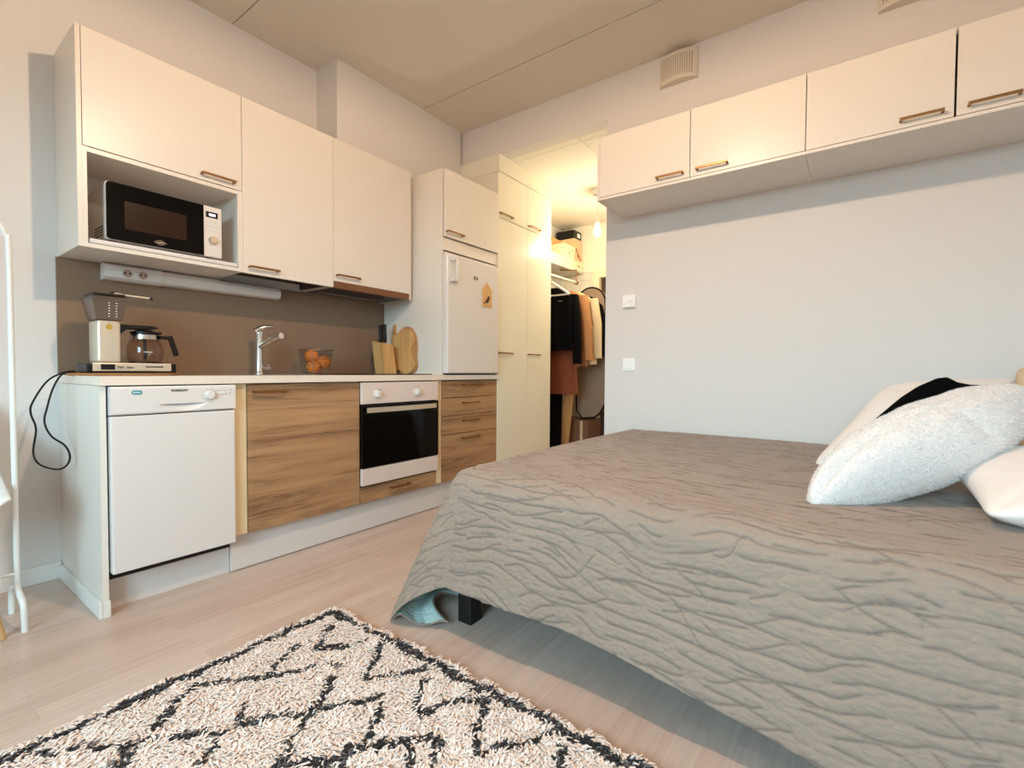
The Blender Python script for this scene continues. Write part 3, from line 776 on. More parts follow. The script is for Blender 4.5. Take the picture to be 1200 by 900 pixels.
# tapered smoky tank: open shell
def frustum(x0, x1, y0, y1, z0, X0_, X1_, Y0_, Y1_, z1_, inner=0):
    vs = [(x0, y0, z0), (x1, y0, z0), (x1, y1, z0), (x0, y1, z0), (X0_, Y0_, z1_), (X1_, Y0_, z1_), (X1_, Y1_, z1_), (X0_, Y1_, z1_)]
    return vs, [(0, 3, 2, 1), (0, 1, 5, 4), (1, 2, 6, 5), (2, 3, 7, 6), (3, 0, 4, 7)]
b = B(); vs, fs = frustum(.060, .147, bf + .0, .405, 1.132, .046, .164, bf - .008, .425, 1.226); b.add(vs, fs)
b.tube([(.046, bf - .008, 1.226), (.164, bf - .008, 1.226), (.164, .425, 1.226), (.046, .425, 1.226)], .002, 6, closed=True)
tk = obj('water_tank', b, M['smoke'], t, label='smoky translucent water tank')
b = B()
for k in range(6):
    z = 1.145 + .011 * k
    b.box(.098, .104, bf - .0035 - .0008 * k, bf - .0028 - .0008 * k, z, z + .0025); b.box(.122, .128, bf - .0035 - .0008 * k, bf - .0028 - .0008 * k, z, z + .0025)
obj('gauge_marks', b, M['whiteprint'], tk)
obj('tank_lid', bx(.052, .158, bf, .418, 1.2285, 1.243, .004), M['black'], t)
b = B(); b.tube([(.13, .335, 1.252), (.165, .325, 1.2465), (.255, .300, 1.2405)], .0052, 12); b.tube([(.252, .301, 1.2408), (.262, .2985, 1.240)], .0062, 12, mi=1); b.tube([(.13, .335, 1.243), (.13, .335, 1.257)], .008, 10, mi=1)
obj('outlet_arm', b, [M['silver'], M['black']], t, label='metal outlet arm with a black tip')
b = B(); b.prism([(.1425, 1.118), (.262, 1.118), (.284, 1.110), (.262, 1.103), (.175, 1.104), (.160, 1.092), (.1425, 1.076)], 'xz', .29, .40)
obj('filter_bracket', b, M['black'], t)
b = B(); C = [(.018, .42, .918), (-.012, .45, .910), (-.059, .46, .874), (-.103, .46, .788), (-.108, .46, .744), (-.094, .46, .68), (-.105, .45, .588), (-.093, .42, .541), (-.054, .37, .52), (-.030, .33, .534), (-.021, .31, .574), (-.034, .32, .619), (-.066, .36, .657), (-.08, .39, .711), (-.07, .40, .769), (-.051, .40, .848), (-.025, .40, .902), (.004, .40, .914), (.02, .40, .915)]
b.tube(C, .0036, 8, smooth=6)
obj('power_cord', b, M['black'], t)

t = thing('coffee_pot', (.247, .352, .96), 'glass coffee pot with a black lid and handle on the coffee maker', 'coffee pot')
b = B(); b.lathe([(.040, .0), (.058, .002), (.065, .010), (.068, .035), (.067, .062), (.060, .086), (.050, .100), (.047, .104)], (.247, .352, .9605), 40)
b.f.pop() if False else None
obj('glass_body', b, M['glass'], t)
b = B(); b.lathe([(.0485, .098), (.052, .100), (.052, .120), (.0485, .122)], (.247, .352, .9605), 40)
obj('collar', b, M['steel'], t, label='steel collar')
b = B(); b.lathe([(0, .121), (.049, .121), (.054, .125), (.054, .132), (.030, .139), (0, .140)], (.247, .352, .9605), 36); b.box(.247, .307, .335, .370, 1.086, 1.096, .003)
obj('lid', b, M['black'], t)
b = B(); b.tube([(.247, .352, 1.083), (.247, .352, .968)], .0065, 10)
obj('mixing_tube', b, M['black'], t)
b = B(); b.box(.292, .330, .305, .330, 1.063, 1.080, .004)
hm = Matrix.Translation((.330, .318, 1.073)) @ Matrix.Rotation(-.28, 4, 'Y')
b.box(-.006, .012, -.012, .012, -.088, .008, .005, mtx=hm)
obj('handle', b, M['black'], t)
obj('logo', letters('mocca', .012, (.222, .2836, 1.0), (1, 0, 0), (0, 0, 1)), M['whiteprint'], t)

# fruit bowl
t = thing('fruit_bowl', (1.10, .37, .902), 'round wire fruit bowl holding oranges', 'bowl')
b = B(); bc = (1.106, .385)
def bowl_r(z): return .058 + .040 * min(1, max(0, (z - .906) / .14)) ** .38
for k in range(13):
    z = .907 + .139 * k / 12; r = bowl_r(z)
    b.tube([(bc[0] + r * math.cos(a), bc[1] + r * math.sin(a), z) for a in np.linspace(0, 2 * PI, 49)[:-1]], .0021, 5, closed=True)
for a in np.linspace(0, 2 * PI, 9)[:-1]:
    b.tube([(bc[0] + bowl_r(z) * math.cos(a), bc[1] + bowl_r(z) * math.sin(a), z) for z in np.linspace(0, 1, 12) ** 2 * .139 + .907], .0016, 5)
for k in range(5):
    r = .012 * (k + 1); b.tube([(bc[0] + r * math.cos(a), bc[1] + r * math.sin(a), .9065) for a in np.linspace(0, 2 * PI, 33)[:-1]], .0012, 5, closed=True)
obj('basket', b, M['wire'], t)
b = B(); r = .0995; b.tube([(bc[0] + r * math.cos(a), bc[1] + r * math.sin(a), 1.048) for a in np.linspace(0, 2 * PI, 49)[:-1]], .0026, 8, closed=True)
obj('rim', b, M['wire'], t)
def orange(c, r, lab):
    b = B(); pr = [(max(0, r * math.sin(a)) * (1 + .015 * math.cos(3 * a)), -r * .96 * math.cos(a)) for a in np.linspace(0, PI, 17)]
    pr[0] = (0, -r * .94); pr[-1] = (0, r * .93)
    t = thing('orange', (c[0], c[1], c[2] - r), lab, 'orange', 'oranges in the wire bowl')
    b.lathe(pr, c, 28); obj('peel', b, M['orange'], t)
    obj('stem_button', B().lathe([(0, 0), (.003, 0), (.002, .0012), (0, .0015)], (c[0], c[1], c[2] + r * .93), 8), mat('stem', (110, 100, 40), .7), t)
orange((1.088, .408, 1.010), .0400, 'orange at the top of the wire bowl')
orange((1.072, .362, .9475), .0390, 'orange at the bottom left of the wire bowl')
orange((1.145, .366, .974), .0400, 'orange at the right of the wire bowl')
orange((1.132, .430, .948), .0385, 'orange hidden behind the others at the back of the wire bowl')

# knife block
t = thing('knife_block', (1.65, .41, .906), 'slanted beech knife block beside the fridge unit', 'knife block')
b = B(); y0, y1 = .362, .465
b.add([(1.600, y0, .9065), (1.700, y0, .9065), (1.700, y1, .9065), (1.600, y1, .9065), (1.572, y0, 1.113), (1.668, y0, 1.104), (1.668, y1, 1.120), (1.572, y1, 1.128)],
      [(0, 3, 2, 1), (4, 5, 6, 7), (0, 1, 5, 4), (1, 2, 6, 5), (2, 3, 7, 6), (3, 0, 4, 7)])
obj('block', b, M['beech'], t)
for i, (x, y, zt, lab) in enumerate(((1.606, .415, 1.235, 'black knife handle nearest the left side of the block'), (1.626, .425, 1.243, 'black knife handle in the middle of the block, second from the left'), (1.650, .418, 1.247, 'black knife handle nearest the cutting boards'))):
    t = thing('kitchen_knife', (x, y, 1.1), lab, 'knife', 'knives in the block')
    b = B(); b.tube([(x, y, 1.1215), (x - .002, y, 1.15), (x - .004, y, 1.2), (x - .008, y, zt)], [.0085, .0115, .0105, .0115], 10, smooth=4)
    obj('handle', b, M['black'], t)
    b = B(); b.box(x - .002, x + .002, y - .008, y + .008, 1.1165, 1.1218)
    obj('bolster', b, M['steel'], t)

# cutting boards leaning on the fridge surround
def rim_poly(pts, n=4):
    k = len(pts); out = []
    for i in range(k):
        p0, p1, p2, p3 = [np.array(pts[(i + d) % k]) for d in (-1, 0, 1, 2)]
        for j in range(n):
            u = j / n; q = .5 * (2 * p1 + (p2 - p0) * u + (2 * p0 - 5 * p1 + 4 * p2 - p3) * u * u + (3 * p1 - p0 - 3 * p2 + p3) * u ** 3)
            out.append(tuple(q))
    return out
bp = [(.462, 1.178), (.425, 1.175), (.397, 1.187), (.373, 1.213), (.333, 1.222), (.286, 1.212), (.255, 1.186), (.240, 1.134), (.263, 1.087), (.274, 1.061), (.271, 1.029), (.244, 1.003), (.232, .971), (.248, .932), (.294, .9075), (.335, .907), (.365, .922), (.397, .932), (.420, .925), (.432, .96), (.436, .994), (.452, 1.091)]
b = B(); b.prism(rim_poly(bp), 'yz', 1.743, 1.757)
obj('cutting_board', b, M['beech'], label='light wooden apple-shaped cutting board in front of the darker one', cat='cutting board', group='cutting boards')
bp2 = [(.470, 1.19), (.470, 1.251), (.452, 1.251), (.448, 1.195), (.40, 1.20), (.36, 1.232), (.30, 1.232), (.262, 1.205), (.232, 1.15), (.228, 1.09), (.232, 1.02), (.226, .97), (.240, .93), (.280, .9075), (.42, .9075), (.455, .96), (.468, 1.08)]
b = B(); b.prism(rim_poly(bp2), 'yz', 1.7605, 1.7745)
obj('cutting_board', b, M['beech2'], label='darker wooden cutting board standing behind the light one against the fridge unit', cat='cutting board', group='cutting boards')

# ---------------------------------------------------------------- hall things
SF = .31
t = thing('hat_shelf', (3.76, .45, 2.03), 'deep white hat shelf above the hanging coats in the hall', 'shelf')
obj('board', bx(3.152, XE - .002, SF, YW - .001, 2.035, 2.058, .001), M['ward'], t)
obj('fascia', bx(3.152, 4.128, SF, SF + .02, 2.0585, 2.150, .001), M['ward'], t)
obj('rear_support', bx(3.152, XE - .002, YW - .02, YW - .001, 2.0585, 2.150), M['ward'], t)
obj('top_board', bx(3.152, 4.128, SF + .0205, YW - .021, 2.135, 2.150), M['ward'], t)
t = thing('drawer_box', (4.25, .45, 2.058), 'small white box with a label at the right end of the hat shelf', 'box', 'boxes on the hat shelf')
obj('box_body', bx(4.132, XE - .006, SF + .002, YW - .022, 2.0585, 2.149, .003), M['boxw'], t)
obj('label_holder', bx(4.235, 4.265, SF - .001, SF + .0015, 2.085, 2.112), M['yellow'], t)
obj('knob', B().lathe([(0, -.008), (.006, -.008), (.005, 0), (0, 0)], (4.325, SF + .002, 2.088), 10, axis='y'), M['bronze'], t)
t = thing('storage_box', (4.03, .42, 2.151), 'white lidded box on the hat shelf in front of the peach one', 'box', 'boxes on the hat shelf')
obj('box_body', bx(3.94, 4.175, .325, .50, 2.1505, 2.255, .004), M['boxw'], t)
obj('lid', bx(3.935, 4.18, .32, .505, 2.2555, 2.296, .004), M['boxw'], t)
obj('knob', B().lathe([(0, -.008), (.007, -.008), (.006, 0), (0, 0)], (4.055, .325, 2.215), 10, axis='y'), M['print'], t)
t = thing('storage_box', (4.25, .43, 2.151), 'patterned peach box on the hat shelf under the black box', 'box', 'boxes on the hat shelf')
b = B(); b.box(4.185, XE - .006, .335, .58, 2.1505, 2.405, .004)
obj('box_body', b, M['boxp'], t)
b = B(); b.tube([(4.22, .333, 2.30), (4.26, .333, 2.245), (4.33, .333, 2.18)], .006, 6); b.tube([(4.26, .333, 2.245), (4.27, .333, 2.20)], .004, 6)
obj('ribbon', b, mat('ribbon_red', (140, 60, 44), .6), t)
t = thing('storage_box', (4.05, .55, 2.151), 'plain peach box on the hat shelf behind the white one', 'box', 'boxes on the hat shelf')
obj('box_body', bx(3.86, 4.18, .508, .578, 2.1505, 2.36, .004), M['peach'], t)
obj('lid', bx(3.855, 4.182, .506, .578, 2.3605, 2.40, .004), M['peach'], t)
t = thing('storage_box', (4.25, .45, 2.405), 'black box on top of the pile on the hat shelf', 'box', 'boxes on the hat shelf')
obj('box_body', bx(4.19, XE - .008, .345, .57, 2.4055, 2.50, .004), M['black'], t)
obj('label_holder', bx(4.27, 4.335, .342, .345, 2.43, 2.475), M['whiteprint'], t)

t = thing('clothes_rail', (3.56, .2, 1.84), 'metal clothes rail under the hat shelf in the hall', 'clothes rail')
b = B(); b.tube([(3.152, .2, 1.868), (3.985, .2, 1.868)], .0125, 14)
obj('rod', b, M['ward'], t)
b = B(); b.tube([(3.985, .2, 1.868), (4.0, .2, 1.868)], .022, 14); b.tube([(3.992, .2, 1.868), (3.992, .2, 2.0), (3.992, .4, 2.025)], .007, 8)
b.tube([(3.152, .2, 1.868), (3.162, .2, 1.868)], .022, 14)
obj('bracket', b, M['bronze'], t)

def garment(name, x, rows, th, m, lab, cat, fold=.008, k=40, ph=0.0, parent=None):
    """hanging cloth lofted through (z, y0, y1) rows"""
    rows = sorted(rows, key=lambda r: -r[0]); zs = np.array([r[0] for r in rows])[::-1]; a0 = np.array([r[1] for r in rows])[::-1]; a1 = np.array([r[2] for r in rows])[::-1]
    nz, n = 40, 56; P = np.zeros((nz, n + 1, 3))
    for i in range(nz):
        z = zs[0] + (zs[-1] - zs[0]) * i / (nz - 1); y0 = np.interp(z, zs, a0); y1 = np.interp(z, zs, a1)
        amp = fold * (1 - i / (nz - 1)) ** .6
        for j in range(n + 1):
            a = 2 * PI * j / n; y = (y0 + y1) / 2 + (y1 - y0) / 2 * math.cos(a)
            s = math.copysign(abs(math.sin(a)) ** .55, math.sin(a))
            P[i, j] = (x + th / 2 * s + amp * math.sin(k * y + ph + 1.3 * math.sin(3 * z + ph)), y, z)
    b = B(); b.grid(P); b.f += [tuple(range(n - 1, -1, -1)), tuple((nz - 1) * (n + 1) + j for j in range(n))]; b.m += [0, 0]
    if parent is not None: return obj(name, b, m, parent, sharp=60)
    return obj(name, b, m, label=lab, cat=cat, sharp=60)
def hanger(x, lab, ylo=-.03, yhi=.43, zs=1.655, m=None):
    t = thing('coat_hanger', (x, .2, 1.65), lab, 'hanger', 'hangers on the hall rail')
    b = B(); b.tube([(x, ylo, zs), (x, .08, zs + .075), (x, .2, zs + .135), (x, .32, zs + .075), (x, yhi, zs)], [.012, .013, .012, .013, .012], 10, smooth=4)
    b.tube([(x, ylo + .01, zs), (x, yhi - .01, zs - .0)], .008, 8)
    obj('yoke', b, m or M['appl'], t)
    b = B(); b.tube([(x, .2, zs + .14), (x, .2, 1.848), (x, .183, 1.858), (x, .180, 1.870), (x, .187, 1.884), (x, .2, 1.889), (x, .213, 1.884), (x, .219, 1.87)], .0022, 6, smooth=4)
    obj('hook', b, M['steel'], t)
hanger(3.44, 'white plastic coat hanger in front of the black jacket')
t = thing('jacket', (3.53, .2, 1.1), 'black jacket hanging first on the hall rail', 'jacket')
garment('body', 3.53, [(1.735, .12, .28), (1.70, .05, .35), (1.655, -.015, .415), (1.5, -.02, .42), (1.13, -.005, .42)], .10, M['blackcloth'], '', '', .016, 34, parent=t)
garment('sleeve', 3.56, [(1.665, -.05, .03), (1.45, -.075, .005), (1.20, -.085, -.012), (1.0, -.085, -.02)], .09, M['blackcloth'], '', '', .006, 40, 1, parent=t)
garment('sleeve', 3.56, [(1.665, .38, .45), (1.45, .40, .47), (1.0, .41, .48)], .09, M['blackcloth'], '', '', .006, 40, 2, parent=t)
obj('logo', bx(3.473, 3.476, .07, .115, 1.60, 1.606), M['grey'], t)
garment('dress', 3.66, [(1.70, .10, .30), (1.5, .04, .36), (1.15, .03, .38), (.70, -.005, .42)], .07, M['rust'], 'rust orange dress hanging behind the black jacket', 'dress', .016, 26, .6)
t = thing('coat', (3.78, .2, .7), 'tan coat hanging behind the black jacket, its sleeve in front', 'coat')
garment('body', 3.79, [(1.745, .12, .28), (1.70, .02, .38), (1.62, -.06, .42), (1.3, -.05, .42), (.98, -.05, .42)], .07, M['tan'], '', '', .018, 30, 2.0, parent=t)
garment('sleeve', 3.745, [(1.68, -.06, .04), (1.4, -.105, -.02), (1.04, -.125, -.05)], .07, M['tan'], '', '', .006, 40, 1, parent=t)
t = thing('shirt', (3.88, .2, .9), 'cream shirt hanging between the tan coat and the garment bag', 'shirt')
garment('body', 3.885, [(1.745, .1, .3), (1.69, .0, .38), (1.62, -.09, .42), (1.3, -.10, .42), (1.0, -.10, .42)], .05, M['creamcloth'], '', '', .012, 30, 1.0, parent=t)
garment('sleeve', 3.86, [(1.66, -.115, -.03), (1.4, -.16, -.07), (1.06, -.165, -.09)], .05, M['creamcloth'], '', '', .006, 40, 1, parent=t)
garment('cardigan', 3.965, [(1.70, .0, .35), (1.60, -.12, .40), (1.3, -.20, .40), (1.08, -.215, .40)], .05, M['navy'], 'dark cardigan hanging last on the rail, beside the garment bag', 'cardigan', .010, 30, 2.4)
garment('trousers', 3.745, [(.70, .22, .42), (.4, .23, .41), (.005, .24, .40)], .06, M['navy'], 'black trousers hanging low under the rust dress, beside the wardrobe', 'trousers', .008, 30, .2)
# garment bag with rounded top and dark piping
bx_ = 4.15
poly = [(.108 + .172 * math.cos(a), 1.655 + .175 * math.sin(a)) for a in np.linspace(0, PI, 25)] + [(-.070, 1.2), (-.075, .60), (-.02, .49), (.05, .435), (.20, .42), (.270, .50), (.280, 1.2)]
t = thing('garment_bag', (bx_, .108, .42), 'grey-brown garment bag with a round top and dark piping, beyond the hanging clothes', 'garment bag')
b = B(); b.prism(poly, 'yz', bx_, bx_ + .06)
obj('bag', b, M['bag'], t)
b = B(); b.tube([(bx_ - .002, y, z) for y, z in poly], .008, 6, closed=True)
obj('piping', b, M['navy'], t)
obj('eyelet', B().lathe([(0, -.004), (.030, -.004), (.030, 0), (0, 0)], (bx_, .085, 1.612), 20, axis='x', sy=1.25), mat('eyelet_dark', (70, 30, 26), .7), t)
b = B(); b.tube([(bx_ + .03, .108, 1.845), (bx_ + .03, .09, 1.98), (bx_ + .03, .3, 2.03)], .003, 6)
obj('hook', b, M['steel'], t)
t = thing('cardboard_box', (4.2, .25, 0), 'brown cardboard box on the hall floor under the garment bag', 'box')
obj('box_body', bx(4.03, XE - .03, .07, .50, 0, .40, .004), M['card'], t)
obj('flap', bx(4.03, XE - .03, .07, .50, .4005, .406), M['card'], t)
obj('tape', bx(4.028, 4.0298, .13, .16, .02, .40), M['creamcloth'], t)
t = thing('wooden_box', (3.72, .3, 0), 'light wooden board leaning below the rust dress', 'board')
b = B(); mt = Matrix.Translation((3.83, .235, .0)) @ Matrix.Rotation(.10, 4, 'X')
b.box(-.012, .012, -.03, .07, .004, .70, .003, mtx=mt)
obj('panel', b, M['beech2'], t)
# hall bulb
BX, BY, BZ = 3.48, -.29, 2.20
t = thing('pendant_bulb', (BX, BY, BZ), 'bare lit bulb hanging from the hall ceiling', 'lamp')
obj('ceiling_rose', B().lathe([(0, 0), (.045, 0), (.05, -.02), (.045, -.045), (.012, -.055), (0, -.055)], (BX, BY, HH), 24), M['trim'], t)
obj('cord', B().tube([(BX, BY, HH - .055), (BX, BY, BZ + .13)], .003, 8), M['trim'], t)
obj('socket', B().lathe([(0, .075), (.016, .075), (.02, .085), (.02, .12), (.008, .135), (0, .135)], (BX, BY, BZ), 20), M['trim'], t)
obj('bulb', B().lathe([(0, -.04), (.016, -.037), (.03, -.024), (.034, -.004), (.03, .018), (.018, .045), (.014, .075), (0, .075)], (BX, BY, BZ), 24), M['bulb'], t, label='glowing glass bulb')

# ---------------------------------------------------------------- left edge: rack and chair
t = thing('clothes_rack', (-.5, .2, 0), 'white tubular clothes rack standing against the left wall', 'clothes rack')
RX, RY = -.192, .2; r = .0085
b = B(); b.tube([(RX, RY, .15), (RX - .001, RY, .8), (RX - .003, RY, 1.34), (RX - .010, RY, 1.40), (RX - .03, RY, 1.44), (RX - .07, RY, 1.462), (RX - .13, RY, 1.465), (RX - .8, RY, 1.465), (RX - .87, RY, 1.462), (RX - .92, RY, 1.42), (RX - .93, RY, 1.34), (RX - .93, RY, .15)], r, 12, smooth=4)
obj('tube_frame', b, M['rackw'], t)
for x in (RX, RX - .93):
    b = B(); b.tube([(x + .004, RY - .093, .0), (x + .003, RY - .093, .06), (x + .002, RY - .085, .095), (x, RY - .05, .118), (x, RY, .135), (x, RY, .16)], [.0095] * 6, 12, smooth=5)
    b.tube([(x, RY, .135), (x, RY + .05, .118), (x, RY + .1, .1), (x, RY + .12, .06), (x, RY + .12, 0)], [.0095] * 5, 12, smooth=5)
    obj('foot', b, M['rackw'], t)
obj('crossbar', B().tube([(RX - .93, RY, .185), (RX, RY, .185)], .006, 10), M['rackw'], t)
t = thing('shell_chair', (-.45, .28, 0), 'white moulded shell chair with wooden legs, cut by the left edge of the photo', 'chair')
b = B(); nu, nv = 26, 22; P = np.zeros((nu, nv, 3))
for i in range(nu):
    u = i / (nu - 1)
    for j in range(nv):
        v = j / (nv - 1) * 2 - 1
        if u < .5:  # seat, from front lip back
            s = u / .5; y = .10 + .40 * s; z = .455 + .05 * abs(v) ** 3 - .025 * math.sin(PI * s) - .02 * (1 - s) ** 3 + .10 * abs(v) ** 4 * s
            w_ = .240 - .010 * (1 - s)
        else:
            s = (u - .5) / .5; y = .50 + .07 * s + .06 * math.sin(PI * .5 * s) - .13 * abs(v) ** 2.5 * (1 - .5 * s); z = .455 + .05 * abs(v) ** 3 * (1 - s) + .36 * s ** 1.05 + .10 * abs(v) ** 4 * (1 - s) ** 2
            w_ = .240 - .065 * s ** 2
        P[i, j] = (-.45 + w_ * v, y - .06, z)
b.grid(P)
o = obj('shell', b, M['shellw'], t, fix=False); md = o.modifiers.new('thick', 'SOLIDIFY'); md.thickness = .012
for sx, sy in ((1, -1), (1, 1), (-1, -1), (-1, 1)):
    b = B(); b.tube([(-.45 + sx * .205, .29 + sy * .19, .0), (-.45 + sx * .13, .29 + sy * .11, .42)], [.012, .017], 14)
    obj('leg', b, M['legwood'], t)

# ---------------------------------------------------------------- bed
t = thing('bed', (1.58, -2.07, 0), 'black wooden bed frame with a white mattress under the grey bedspread', 'bed')
b = B(); b.box(.775, .800, -3.08, -1.06, .118, .27, .003); b.box(2.335, 2.36, -3.08, -1.06, .118, .27, .003)
b.box(.80, 2.335, -1.085, -1.06, .118, .27, .003); b.box(.80, 2.335, -3.08, -3.055, .118, .27, .003); b.box(.80, 2.335, -3.055, -1.085, .22, .25)
obj('frame', b, M['bedblack'], t)
for x in (.777, 2.30):
    for y in (-1.130, -3.05): obj('leg', bx(x, x + .06, y, y + .062, 0, .1175, .003), M['bedblack'], t)
obj('mattress', bx(.86, 2.33, -3.07, -1.15, .2705, .515, .03), M['mattress'], t)

# bedspread: one sheet of quilted cloth laid over the mattress, its corner falling in a cone, its foot end pooling on the floor
def sm(x): x = np.clip(x, 0, 1); return x * x * (3 - 2 * x)
def vnoise(x, y, seed=0):
    """smooth value noise, numpy"""
    def h(i, j): 
        s = np.sin(i * 127.1 + j * 311.7 + seed * 74.7) * 43758.5453
        return s - np.floor(s)
    i = np.floor(x); j = np.floor(y); fx = sm(x - i); fy = sm(y - j)
    return (h(i, j) * (1 - fx) + h(i + 1, j) * fx) * (1 - fy) + (h(i, j + 1) * (1 - fx) + h(i + 1, j + 1) * fx) * fy
def puffs(u, v, seed=0):
    """0 in a crease, 1 on a puff: stretched jittered cells"""
    iu = np.floor(u); iv = np.floor(v); d1 = np.full(u.shape, 9.); d2 = np.full(u.shape, 9.)
    for a in (-1, 0, 1):
        for c in (-1, 0, 1):
            gu, gv = iu + a, iv + c
            r1 = np.sin(gu * 127.1 + gv * 311.7 + seed) * 43758.5453; r1 -= np.floor(r1)
            r2 = np.sin(gu * 269.5 + gv * 183.3 + seed) * 43758.5453; r2 -= np.floor(r2)
            d = np.hypot(gu + .1 + .8 * r1 - u, gv + .1 + .8 * r2 - v)
            n1 = np.minimum(d1, d); d2 = np.minimum(np.maximum(d1, d), d2); d1 = n1
    return d2 - d1
XE_, YE_, ZTOP, ZF = .827, -1.10, .563, .012
step = .0033
y_head = -3.12
ht_y = np.array([-3.2, -2.24, -2.1, -2.0, -1.91, -1.80, -1.68, -1.53, -1.3, -1.1]); ht_z = np.array([.075, .098, .112, .123, .135, .148, .158, .166, .165, .163])
tt = np.concatenate([np.arange(y_head, YE_, step), [YE_], YE_ + np.linspace(.0033, .80, 240)])
ns_top = int((2.386 - XE_) / step); na = 135
R_ = .08
P = np.zeros((ns_top + na + 1, len(tt), 3)); UV = np.zeros((ns_top + na + 1, len(tt), 2))
for j, y in enumerate(tt):
    bb = max(0, y - YE_); ya = min(y, YE_)
    zh = np.interp(ya, ht_y, ht_z)
    amax = R_ * math.radians(80) + (ZTOP - zh - R_ * (1 - math.cos(math.radians(80)))) / math.sin(math.radians(80))
    for i in range(ns_top + na + 1):
        if i <= ns_top: x = 2.386 + (XE_ - 2.386) * i / ns_top; a = 0.0
        else: x = XE_; a = amax * (i - ns_top) / na
        s_cloth = (2.386 - x) + a
        UV[i, j] = (y, s_cloth)
        zt = ZTOP + .006 * math.sin(2.1 * x + 1.3 * y) - .012 * math.exp(-((y + 2.5) ** 2) / .3)
        if a == 0 and bb == 0: P[i, j] = (x, y, zt); continue
        if bb == 0: th = 0.0; d = a; ph = 80.
        elif a == 0: th = PI / 2; d = bb; ph = 72.
        else:
            th = math.atan2(bb, a); d = math.hypot(a, bb); ph = 80 - 8 * th / (PI / 2) - 13 * math.sin(2 * th) ** 2 * (0.6 + .4 * th / (PI / 2))
        ph = math.radians(ph); la = R_ * ph
        if d < la: out, drop = R_ * math.sin(d / R_), R_ * (1 - math.cos(d / R_))
        else: out = R_ * math.sin(ph) + (d - la) * math.cos(ph); drop = R_ * (1 - math.cos(ph)) + (d - la) * math.sin(ph)
        lim = zt - ZF; e = 0
        if drop > lim: e = (drop - lim) / math.sin(ph); out -= (drop - lim) / math.tan(ph); drop = lim
        k = min(1, drop / .5)
        wv = .014 * math.sin(x * 15 + .6) * (1 if bb > 0 else 0) * math.sin(th) ** 2 + .007 * math.sin(y * 5.2 + 1) * math.cos(th) ** 2 + .005 * math.sin(y * 13) * math.cos(th) ** 2
        out += wv * k
        px, py, pz = x - math.cos(th) * out, (y if bb == 0 else YE_ + math.sin(th) * out), zt - drop
        if e > 0:
            py -= e * (.75 + .45 * math.sin(x * 21 + th * 4.0)); px += .1 * e * math.sin(x * 9)
            pz = ZF + .014 * math.sin(min(1, e / .05) * PI / 2) * (1 + .9 * math.sin(x * 26 + e * 25 + th * 5)) - .006 * sm(e / .12)
            pz = max(.010, pz)
        P[i, j] = (px, py, pz)
du = np.gradient(P, axis=0); dv = np.gradient(P, axis=1); nr = np.cross(dv, du); nr /= np.linalg.norm(nr, axis=2, keepdims=True) + 1e-9
if nr[10, 10, 2] < 0: nr = -nr
Y, S = UV[..., 0], UV[..., 1]
wob = (vnoise(Y * 6, S * 6, 3) - .5) * .05 + (vnoise(Y * 17, S * 17, 5) - .5) * .016
front = sm((S - 1.30) / .40)
def lines_(sp, slope, wx, wy, amp_, seed):
    u = (S + slope * Y) / sp + amp_ * (vnoise(Y * wy, S * wx, seed) - .5) + .25 * (vnoise(Y * wy * 3.1, S * wx * 2, seed + 1) - .5)
    g_ = np.abs(np.gradient(u, axis=0)) / (np.abs(np.gradient(S, axis=0)) + 1e-9) + 1e-6
    k_ = np.round(u); return np.abs(u - k_) / g_, u, k_                      # metres to the nearest line
dA, uA, kA = lines_(.044, .05, 6, 5.5, 2.3, 41)
dB, uB, kB = lines_(.048, -.16, 7, 6.5, 2.4, 57)
dC, uC, kC = lines_(.060, .26, 7, 6.0, 2.2, 83)
def gate_(k_, f, sd, th0, th1): return sm((vnoise(Y * f, k_ * 3.7 + .3, sd) - (th0 + (th1 - th0) * front)) / .12)
gA = gate_(kA, 15, 21, .55, .34); gB = gate_(kB, 16, 33, .60, .46); gC = gate_(kC, 12, 45, .80, .56)
c2 = puffs((S + wob) / .018, (Y - .5 * wob) / .040, 8.1)
amp = .45 + .55 * front
gw = .0034 * front + .0042 * (1 - front)
def mark(w_): return np.maximum(np.maximum(gA * np.exp(-(dA / w_) ** 2), gB * np.exp(-(dB / w_) ** 2)), gC * np.exp(-(dC / w_) ** 2))
grv = mark(gw)
pl = (.35 + .65 * np.minimum(1, dA / .014) ** .6) * (.45 + .55 * np.minimum(1, dB / .014) ** .6)
hgt = (.0046 - .0012 * front) * pl * amp - .0036 * grv + .0022 * np.minimum(1, c2 / .35) * front + .0034 * (vnoise(Y * 8, S * 12, 11) - .5) * amp + .0040 * (vnoise(Y * 70, S * 22, 31) - .5) * front * (.35 + vnoise(Y * 9, S * 14, 77))
crease_shade = mark(.0026 * front + .0046 * (1 - front)) * (1 - .55 * front)  # mask of the crease shadows that darken the cloth colour
hgt = hgt * np.clip(np.linalg.norm(dv, axis=2) / .0033, .15, 1) ** 1.2
flo = P[..., 2] < .05
P += nr * np.where(flo, hgt * .4, hgt)[..., None]
P[..., 2] = np.maximum(P[..., 2], .009)
b = B(); b.grid(P)
nj = len(tt)
band = [2 if (i >= ns_top + na - 3 or (j >= nj - 5)) else 0 for i in range(ns_top + na) for j in range(nj - 1)]
b.m = band
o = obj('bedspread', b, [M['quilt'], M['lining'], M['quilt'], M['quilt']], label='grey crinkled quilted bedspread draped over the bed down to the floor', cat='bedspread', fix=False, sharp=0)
me = o.data
at_ = me.attributes.new('crease_shade', 'FLOAT', 'POINT'); at_.data.foreach_set('value', crease_shade.ravel().astype(np.float32))
uvl = me.uv_layers.new(name='UVMap'); li = np.zeros(len(me.loops), dtype=np.int32); me.loops.foreach_get('vertex_index', li)
